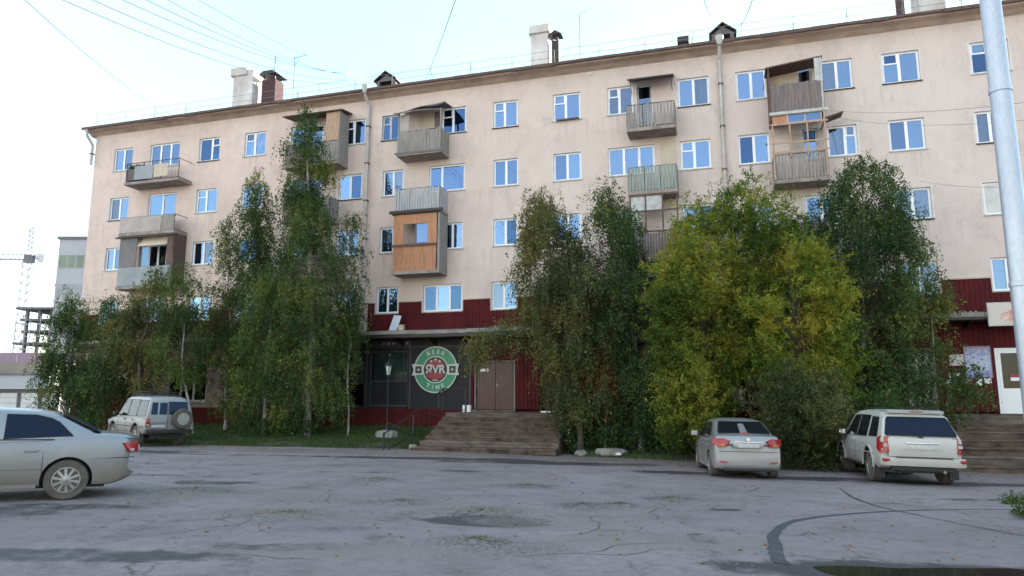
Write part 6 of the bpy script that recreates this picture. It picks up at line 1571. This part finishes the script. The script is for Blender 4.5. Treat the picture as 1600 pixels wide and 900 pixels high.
for i, y in enumerate((441, 453, 466, 480)): z = px(0, y, Y)[2]; MB().box(xl2 + (.3 * (i % 2)), xL - .002, Y + 1, Y + 5, z - .35, z).build('side_balcony', 'farconcrete', TW)
# tower crane
CR = far('tower_crane', 'pale tower crane with a long horizontal jib at the far left', 'crane')
Y = 150.0; cx = px(43, 450, Y)[0]; zt = px(43, 355, Y)[2]; zj = px(43, 401, Y)[2]; hw = .95
mb = MB(); z = -4
def lat(mb, p0, p1, hw, nseg, r, ax):
    p0 = Vector(p0); p1 = Vector(p1); off = {'z': [(-1, -1, 0), (1, -1, 0), (1, 1, 0), (-1, 1, 0)], 'x': [(0, -1, -1), (0, 1, -1), (0, 0, 1.0)]}[ax]
    off = [Vector(o_) * hw for o_ in off]; k = len(off)
    for o_ in off: mb.tube([p0 + o_, p1 + o_], r, 4)
    for i in range(nseg):
        a = p0.lerp(p1, i / nseg); c_ = p0.lerp(p1, (i + 1) / nseg)
        for j in range(k): mb.tube([a + off[j], c_ + off[(j + 1) % k]], r * .7, 3); mb.tube([a + off[j], a + off[(j + 1) % k]], r * .7, 3)
lat(mb, (cx, Y, -4), (cx, Y, zj - .8), hw, 20, .16, 'z'); mb.build('mast', 'farsteel', CR)
mb = MB(); lat(mb, (cx, Y, zj + 1.2), (cx, Y, zt), .5, 5, .13, 'z'); mb.build('apex', 'farsteel', CR)
xl_ = px(-60, 400, Y)[0]; xr_ = px(72, 400, Y)[0]
mb = MB(); lat(mb, (xl_, Y, zj), (cx - 1, Y, zj), .6, 14, .13, 'x'); mb.build('jib', 'farsteel', CR)
mb = MB(); lat(mb, (cx + 1, Y, zj), (xr_, Y, zj), .5, 4, .13, 'x'); mb.box(xr_ - 1.3, xr_, Y - .6, Y + .6, zj - 1.2, zj + .2); mb.build('counter_jib', 'farsteel', CR)
MB().box(cx - .4, cx + 1.3, Y - 1.6, Y - .4, zj - 1.6, zj + .2).build('cab', 'farconcrete', CR)
mb = MB(); mb.tube([(cx, Y, zt), (xl_ + 8, Y, zj + .6)], .07, 3); mb.tube([(cx, Y, zt), (xr_ - 1, Y, zj + .4)], .07, 3); mb.build('tie_bar', 'farsteel', CR)

# stones between steps and car
def rock(s, out, sx, sy, sz, label, seed):
    random.seed(seed); bm = bmesh.new(); bmesh.ops.create_icosphere(bm, subdivisions=3, radius=1)
    for v in bm.verts:
        n_ = mnoise.noise(v.co * 1.3 + Vector((seed, 0, 0))); v.co *= 1 + .35 * n_; v.co.x *= sx; v.co.y *= sy; v.co.z *= sz
        v.co.z = min(v.co.z, sz * .75)
    me = bpy.data.meshes.new('stone'); bm.to_mesh(me); bm.free(); me.materials.append(M['concrete'])
    o = bpy.data.objects.new('stone', me); COL.objects.link(o); p = W(s, out, 0); o.location = (p[0], p[1], gz(p[0], p[1]) + .10); o.rotation_euler = (0, 0, seed)
    prop(o, label, 'stone')
rock(4.9, 4.2, .60, .35, .26, 'large flat pale stone right of the worn steps', 3.2); rock(3.95, 4.5, .30, .2, .14, 'small pale stone at the right foot of the worn steps', 1.1)
rock(-2.6, 4.6, .22, .16, .12, 'small pale stone at the left foot of the worn steps', 5.0)
# rubbish scrap
o = MB().prism([(-.1, 0), (.1, 0), (.07, .07), (-.03, .09)], 'y', -.05, .05).build('litter', 'white', None, label='small white scrap of litter on the verge between steps and saloon', cat='litter'); p = W(5.3, 4.8, 0); o.location = (p[0], p[1], gz(p[0], p[1]) + .1)
# ------------------------------------------------------------------ trees
def tree(name, s, out, label, trunk, env, nclump, per, leaf, style='birch', bark='bark', r0=.09, lsz=.058, stems=1, cat='tree', clump_r=.45, tone=.45, density=1.0, seed=0, group=None, low=0.0, extra=()):
    """trunk: list of (ds, dout, z) centre line; env: list of (z, radius)"""
    rs = np.random.default_rng(seed + 11); random.seed(seed)
    zg = gs(s, out) + .05
    if s < -2: zg = max(zg, zg + .15)
    P0 = Vector(W(s, out, zg)); root = empty(name, P0, FRZ, label=label, cat=cat, group=group)
    tz = np.array([t[2] for t in trunk]); tx = np.array([t[0] for t in trunk]); ty = np.array([-t[1] for t in trunk])
    def C(z): return np.array([np.interp(z, tz, tx), np.interp(z, tz, ty), z])
    H = tz[-1]; mb = MB()
    for k in range(stems):
        a = rs.uniform(0, 6.28); sp_ = .0 if k == 0 else .12 + .25 * rs.random(); lean = .0 if k == 0 else rs.uniform(.4, 1.3)
        pts = []; rr = []; top = H * (1 if k == 0 else rs.uniform(.6, .9))
        for z in np.linspace(-.25, top, 14):
            c_ = C(max(z, 0)); t = max(z, 0) / H
            pts.append((c_[0] + math.cos(a) * (sp_ + lean * t * 1.0) + .05 * math.sin(z * 1.7 + k), c_[1] + math.sin(a) * (sp_ + lean * t) + .05 * math.cos(z * 1.3 + k), z))
            rr.append(max(.008, r0 * (1 if k == 0 else .7) * (1 - t) ** .8 * (1.25 if z < .2 else 1)))
        mb.tube(pts, rr, 8)
    mb.build('trunk', bark, root, smooth=True)
    ez = np.array([e[0] for e in env]); er = np.array([e[1] for e in env])
    zz = np.linspace(ez[0], ez[-1], 300); rr = np.interp(zz, ez, er); pw = (rr + .12) ** 1.5; pw /= pw.sum()
    bmb = MB(); LP = []; LT = []; LD = []
    plumes = [(rs.uniform(0, 6.283), rs.uniform(.25, 1.0) ** .6, rs.uniform(.62, 1.0)) for _ in range(13)]
    todo = [None] * nclump + [e for e in extra for _ in range(e[4])]
    for e in extra:
        b0 = C(min(e[2] - .3, H)); bmb.tube([tuple(b0), (b0[0] * .5 + e[0] * .5, b0[1] * .5 - e[1] * .5, e[2] + .35), (e[0], -e[1], e[2] + .1)], [.022, .014, .005], 5, cap=False)
    for ex_ in todo:
        z = rs.choice(zz, p=pw); Rr = np.interp(z, ez, er); a = rs.uniform(0, 6.283)
        lump = 1 + .38 * mnoise.noise(Vector((math.cos(a) * 1.6 + seed * 7, math.sin(a) * 1.6, z * .75)))
        q = rs.random() ** .5 * lump; cz = C(z)
        cen = np.array([cz[0] + math.cos(a) * Rr * q, cz[1] + math.sin(a) * Rr * q * .85, z])
        if style == 'willow':
            pa, pr_, ph = plumes[rs.integers(0, 13)]; t = rs.uniform(.03, 1.0) ** .85; zt_ = ez[0] + (ez[-1] - ez[0]) * ph * t
            Re = np.interp(zt_, ez, er); cz = C(zt_); q = pr_ * (.55 + .45 * t)
            cen = np.array([cz[0] + math.cos(pa) * Re * q, cz[1] + math.sin(pa) * Re * q, zt_]) + rs.normal(0, .20, 3); z = zt_; Rr = Re
        else:
            for _ in range(6):
                if Rr < .85 or mnoise.noise(Vector((cen[0] * 1.15 + seed * 3, cen[1] * 1.15, cen[2] * .85))) > -.02: break
                z = rs.choice(zz, p=pw); Rr = np.interp(z, ez, er); a = rs.uniform(0, 6.283); cz = C(z); q = rs.random() ** .45 * (1 + .38 * mnoise.noise(Vector((math.cos(a) * 1.6 + seed * 7, math.sin(a) * 1.6, z * .75))))
                cen = np.array([cz[0] + math.cos(a) * Rr * q, cz[1] + math.sin(a) * Rr * q * .85, z])
        if ex_ is not None:
            cen = np.array([ex_[0], -ex_[1], ex_[2]]) + rs.normal(0, ex_[3] * .6, 3) * np.array([1, .7, .7]); cz = cen * np.array([.9, .9, 1]); z = cen[2]; Rr = .4
        z0 = max(.2, z - Rr * rs.uniform(.35, .9)) if style != 'weep' else min(H * .97, z + rs.uniform(.0, .6)); b0 = C(min(z0, H * .97))
        if rs.random() < .55 and ex_ is None:
            midp = (b0 + cen) / 2 + np.array([0, 0, .12 * Rr]); th = .006 + .010 * rs.random()
            bmb.tube([tuple(b0), tuple(midp), tuple(cen)], [th * 1.6, th, .004], 4, cap=False)
        ctone = tone + .62 * mnoise.noise(Vector((cen[0] * .9 + seed, cen[1] * .9, cen[2] * .7))) + rs.normal(0, .13)
        ns = max(3, int(rs.poisson(7 * density))); 
        for k in range(ns):
            st_ = cen + rs.normal(0, clump_r * .5, 3) * np.array([1, 1, .7]); ob = st_ - cz; ob[2] = 0; ob = ob / (np.linalg.norm(ob) + .2)
            if style in ('birch', 'weep'):
                Ls = rs.uniform(.35, 1.0) * (1.25 if style == 'weep' else 1); t = np.sort(rs.random(per)); dirn = ob * rs.uniform(.1, .45)
                pts = st_ + dirn * (t[:, None] * .6) + np.stack([np.zeros(per), np.zeros(per), -(t ** 1.3) * Ls + .12 * t], -1)
                bmb.tube([tuple(cen), tuple(st_ + np.array([0, 0, .08])), tuple(st_ + dirn * .6 + np.array([0, 0, -Ls + .12]))], [.004, .003, .0015], 3, cap=False) if rs.random() < .3 else None
            elif style == 'willow':
                Ls = rs.uniform(.3, .75); t = np.sort(rs.random(per)); dirn = ob * rs.uniform(.2, .9) + np.array([rs.normal(0, .25), rs.normal(0, .25), rs.uniform(.3, 1.1)])
                pts = st_ + dirn * t[:, None] * Ls + np.stack([np.zeros(per), np.zeros(per), -.35 * t ** 2 * Ls], -1)
            else:
                pts = st_ + rs.normal(0, .22, (per, 3)); 
            pts = pts + rs.normal(0, .045, (per, 3))
            LP.append(pts); LT.append(np.clip(ctone + rs.normal(0, .15, per), 0, 1))
    Pn = np.concatenate(LP); T = np.concatenate(LT)
    keep = (Pn[:, 2] > low); Pn = Pn[keep]; T = T[keep]; nn = len(Pn)
    ax = rs.normal(0, 1, (nn, 3)); ax[:, 2] -= .9 if style != 'willow' else -.3; ax /= np.linalg.norm(ax, axis=1)[:, None]
    bx = np.cross(ax, rs.normal(0, 1, (nn, 3))); bx /= np.linalg.norm(bx, axis=1)[:, None] + 1e-6
    sz_ = (lsz * rs.uniform(.5, 1.0, nn) * (1 + .6 * (rs.random(nn) < .25)))[:, None] * 1.1; asp = .42 if style != 'willow' else .26
    if style == 'willow': ax = ax * 1.45
    V = np.stack([Pn, Pn + ax * sz_ * .55 + bx * sz_ * asp, Pn + ax * sz_ * 1.25, Pn + ax * sz_ * .5 - bx * sz_ * asp], 1).reshape(-1, 3)
    F = np.arange(nn * 4).reshape(-1, 4)
    np_mesh('crown', V, F, leaf, root, attrs={'tint': ('FACE', T)})
    if bmb.v: bmb.build('branches', bark if bark != 'bark' else 'barkdark', root)
    return root
TREES = [
 # name, s, out, label, trunk, env, nclump, per, leaf, kwargs
 ('birch_tree', -21.3, 3.4, 'dark low birch at the far left end of the block beside the pavilion', [(0, 0, 0), (.1, 0, 3), (-.3, 0, 6.3)], [(.3, .9), (2, 1.35), (4, 1.3), (5.3, .8), (6.5, .15)], 250, 24, 'leaf_dark', dict(seed=1, tone=.55)),
 ('birch_tree', -18.9, 3.4, 'bushy dark birch between the leftmost birch and the olive one, behind the old off-roader', [(0, 0, 0), (.1, 0, 3), (-.2, 0, 6.2)], [(.4, 1.0), (2, 1.5), (4.2, 1.35), (5.6, .6), (6.6, .1)], 250, 24, 'leaf_dark', dict(seed=2, tone=.4)),
 ('birch_tree', -16.4, 3.6, 'leaning olive birch with a bare white trunk behind the spare wheel', [(0, 0, 0), (-.3, 0, 2), (-.5, .1, 4), (.3, 0, 7.2)], [(2.0, .7), (3.2, 1.5), (5, 1.7), (6.5, .9), (7.6, .2)], 210, 22, 'leaf_olive', dict(seed=3, tone=.55)),
 ('birch_tree', -13.2, 4.2, 'birch with a thin slanting white trunk right of the old off-roader', [(0, 0, 0), (-.35, 0, 1.6), (-.75, .1, 3.6), (-1.0, 0, 6.5)], [(2.6, .5), (4, 1.2), (5.6, 1.2), (7, .6), (7.8, .1)], 120, 22, 'leaf_mid', dict(seed=4, tone=.4, r0=.065)),
 ('birch_tree', -13.0, 2.4, 'narrow loose birch with a pointed top left of the tall birch pair', [(0, 0, 0), (.0, 0, 4), (-.45, 0, 10.1)], [(1.2, .7), (3, 1.2), (5.5, .95), (7.5, .65), (9, .4), (10.3, .08)], 200, 20, 'leaf_mid', dict(seed=5, tone=.35)),
 ('birch_tree', -11.2, 2.4, 'slim open birch immediately left of the tallest birch', [(0, 0, 0), (-.2, 0, 5), (-.85, 0, 12.3)], [(.6, .9), (3, 1.2), (6, .95), (8, .8), (10, .7), (11.4, .45), (12.5, .08)], 290, 20, 'leaf_mid', dict(seed=6, tone=.35)),
 ('birch_tree', -8.1, 3.4, 'tallest birch with a white trunk and hanging boughs left of the grey shop front', [(0, 0, 0), (.1, 0, 3), (-.05, 0, 6), (-.35, 0, 10), (-.75, 0, 14.8)], [(.5, 1.2), (2, 1.7), (4.5, 1.9), (6.8, 1.8), (8.2, 1.45), (9.3, 1.55), (9.8, 1.0), (11.3, 1.05), (12.8, .85), (13.8, .5), (14.9, .08)], 640, 24, 'leaf_dark', dict(seed=7, tone=.58, r0=.15, style='weep')),
 ('birch_tree', -9.9, 3.9, 'lower leafy birch filling the gap at the foot of the tallest birch', [(0, 0, 0), (.1, 0, 3), (.0, 0, 7.3)], [(.4, .8), (2, 1.2), (4.5, 1.2), (6.2, .8), (7.4, .1)], 190, 24, 'leaf_mid', dict(seed=8, tone=.35)),
 ('birch_tree', -6.6, 2.6, 'small drooping birch whose bough crosses the left downpipe', [(0, 0, 0), (.0, 0, 3), (-.1, 0, 9.0)], [(3.6, .35), (4.8, .55), (6.6, .55), (7.6, .3), (8.6, .55), (9.6, .4), (10.1, .1)], 60, 22, 'leaf_dark', dict(seed=9, tone=.5, r0=.05)),
 ('birch_tree', 3.8, 4.0, 'olive brown birch shading the brown double door', [(0, 0, 0), (-.1, 0, 2.5), (-.6, 0, 5), (-1.45, .1, 9.7)], [(1.6, .6), (2.6, 1.1), (4.0, 1.5), (5.6, 1.65), (7.2, 1.4), (8.8, .95), (10.1, .2)], 500, 24, 'leaf_olive', dict(seed=10, tone=.45, r0=.12, extra=[(-2.6, .3, 4.6, .45, 8), (-3.3, .5, 4.3, .45, 9), (-3.75, .4, 4.1, .40, 11)], bark='barkdark', style='weep')),
 ('birch_tree', 5.9, 3.2, 'dark weeping birch in the middle with pointed top', [(0, 0, 0), (.0, 0, 3), (-.3, 0, 6), (-1.0, .1, 10.3)], [(.9, 1.6), (2.5, 2.0), (5, 2.0), (7, 1.6), (8.6, 1.0), (9.6, .55), (10.5, .08)], 640, 24, 'leaf_dark', dict(seed=11, tone=.40, r0=.11, style='weep')),
 ('birch_tree', 4.6, 3.6, 'low orange leaved birch between the olive and dark birches', [(0, 0, 0), (.1, 0, 2), (.2, 0, 4.4)], [(1.6, .3), (2.6, .6), (3.6, .7), (4.6, .2)], 70, 22, 'leaf_orange', dict(seed=12, tone=.45, r0=.05)),
 ('birch_tree', 7.3, 3.0, 'small birch with rusty leaves and two thin pale stems left of the silver saloon', [(0, 0, 0), (-.3, 0, 1.5), (-.3, 0, 4)], [(1.3, .5), (2.3, 1.0), (3.4, .8), (4.2, .2)], 90, 22, 'leaf_orange', dict(seed=13, tone=.35, r0=.05, stems=2)),
 ('willow_tree', 8.0, 4.8, 'bright yellow willow behind the silver saloon', [(0, 0, 0), (.1, 0, 2.5), (.3, 0, 5), (.5, 0, 8.6)], [(.2, 1.3), (1.6, 1.5), (4.0, 1.7), (5.6, 1.7), (7.0, 1.25), (8.3, .75), (9.1, .1)], 640, 26, 'leaf_yellow', dict(seed=14, style='willow', stems=4, bark='barkdark', tone=.45, r0=.08, lsz=.066)),
 ('willow_tree', 10.2, 3.6, 'taller green yellow willow top behind the yellow willow', [(0, 0, 0), (.0, 0, 3), (.1, 0, 6), (.0, 0, 9.8)], [(2.5, 1.1), (5, 1.5), (7.2, 1.6), (8.7, 1.2), (9.6, .6), (10.2, .1)], 420, 26, 'leaf_yellowgreen', dict(seed=15, style='willow', stems=3, bark='barkdark', tone=.55, r0=.09, lsz=.066)),
 ('willow_tree', 11.2, 5.0, 'yellow green willow with slanting bare stems right of the silver saloon', [(0, 0, 0), (.2, 0, 2.0), (.1, 0, 4.5), (.0, 0, 7.2)], [(.6, 1.1), (2.3, 1.5), (4, 1.6), (5.6, 1.5), (6.9, .9), (7.7, .1)], 460, 26, 'leaf_yellowgreen', dict(seed=16, style='willow', stems=5, bark='barkdark', tone=.68, r0=.07, lsz=.066)),
 ('birch_tree', 13.6, 2.8, 'dark green birch right of the willows reaching the fourth floor', [(0, 0, 0), (.0, 0, 3), (.2, 0, 6), (.5, .1, 10.3)], [(1.4, 1.0), (3, 1.35), (5, 1.65), (7.2, 1.95), (9, 1.7), (10, 1.1), (10.7, .2)], 560, 24, 'leaf_dark', dict(seed=17, tone=.45, r0=.12)),
 ('birch_tree', 15.9, 2.2, 'thin birch with sparse branches over the leafy filmed door', [(0, 0, 0), (.1, 0, 2.5), (.1, 0, 7.6)], [(1.2, .4), (2.4, .8), (3.4, .6), (4.8, .45), (6.6, .85), (7.7, .1)], 85, 22, 'leaf_dark', dict(seed=18, tone=.6, r0=.04, extra=[(.7, .2, 2.9, .3, 5), (1.1, .3, 2.5, .28, 4), (1.25, .2, 3.2, .2, 2)])),
 ('shrub', 11.3, 6.4, 'dark olive shrub between the silver saloon and the white off-roader', [(0, 0, 0), (.0, 0, 1), (.0, 0, 2.0)], [(.05, .7), (.7, 1.1), (1.6, 1.15), (2.4, .7), (2.9, .2)], 230, 24, 'leaf_olive', dict(seed=20, tone=.22, r0=.03, stems=6, style='willow', cat='shrub', bark='barkdark', low=-.1)),
 ('shrub', 3.75, 3.3, 'dark shrub at the foot of the olive brown birch beside the steps', [(0, 0, 0), (.0, 0, 1), (.0, 0, 1.8)], [(.05, .5), (.8, .6), (1.8, .3)], 70, 24, 'leaf_dark', dict(seed=22, tone=.2, r0=.03, stems=3, style='ball', cat='shrub', bark='barkdark', low=-.1)),
 ('shrub', 13.6, 4.6, 'low shrub in front of the dark green birch, left of the white off-roader', [(0, 0, 0), (.0, 0, 1), (.0, 0, 2.2)], [(.05, .8), (.8, 1.1), (2.0, .5)], 130, 24, 'leaf_dark', dict(seed=23, tone=.45, r0=.03, stems=4, style='ball', cat='shrub', bark='barkdark', low=-.1)),
 ('shrub', -17.9, 3.2, 'reddish brown shrub behind the bonnet of the old off-roader', [(0, 0, 0), (.0, 0, 1), (.0, 0, 1.8)], [(.05, .8), (.8, 1.0), (1.8, .4)], 70, 22, 'leaf_orange', dict(seed=24, tone=.1, r0=.03, stems=3, style='ball', cat='shrub', bark='barkdark', low=-.1)),
]
for t in TREES: tree(*t[:9], **t[9])
# weeds at the right edge of the frame
def weed(x, y, r, h, nst, label, seed):
    rs = np.random.default_rng(seed); root = empty('weed_clump', (x, y, GZ(x, y)), 0, label=label, cat='weeds'); mb = MB(); LP = []
    for k in range(nst):
        a = rs.uniform(0, 6.28); q = r * rs.random() ** .6; b0 = np.array([q * math.cos(a), q * .6 * math.sin(a), -.03]); hh = h * rs.uniform(.4, 1.1) * (1 - .5 * q / r)
        tp = b0 + np.array([rs.normal(0, .09), rs.normal(0, .09), hh]); mb.tube([tuple(b0), tuple((b0 + tp) / 2 + np.array([0.01, 0, .02])), tuple(tp)], [.005, .004, .002], 4, cap=False)
        t = rs.random((16, 1)); LP.append(b0 + (tp - b0) * t + rs.normal(0, .035, (16, 3)))
    mb.build('stems', 'barkdark', root, kind='stuff'); P = np.concatenate(LP); P[:, 2] = np.maximum(P[:, 2], .0); nn = len(P)
    ax = rs.normal(0, 1, (nn, 3)); ax[:, 2] += .5; ax /= np.linalg.norm(ax, axis=1)[:, None]; bx = np.cross(ax, rs.normal(0, 1, (nn, 3))); bx /= np.linalg.norm(bx, axis=1)[:, None] + 1e-6
    sz = (.035 * rs.uniform(.6, 1.5, nn))[:, None]; V = np.stack([P, P + ax * sz * .6 + bx * sz * .4, P + ax * sz * 1.4, P + ax * sz * .6 - bx * sz * .4], 1).reshape(-1, 3)
    np_mesh('leaves', V, np.arange(nn * 4).reshape(-1, 4), 'leaf_dark', root, attrs={'tint': ('FACE', np.clip(rs.normal(.45, .25, nn), 0, 1))}, kind='stuff')
weed(9.2, 12.3, .62, .42, 150, 'ragged dark green weed clump growing through the asphalt at the right edge', 5)
weed(10.0, 14.1, .45, .25, 60, 'smaller sparse weed clump behind the big one at the right edge', 6)
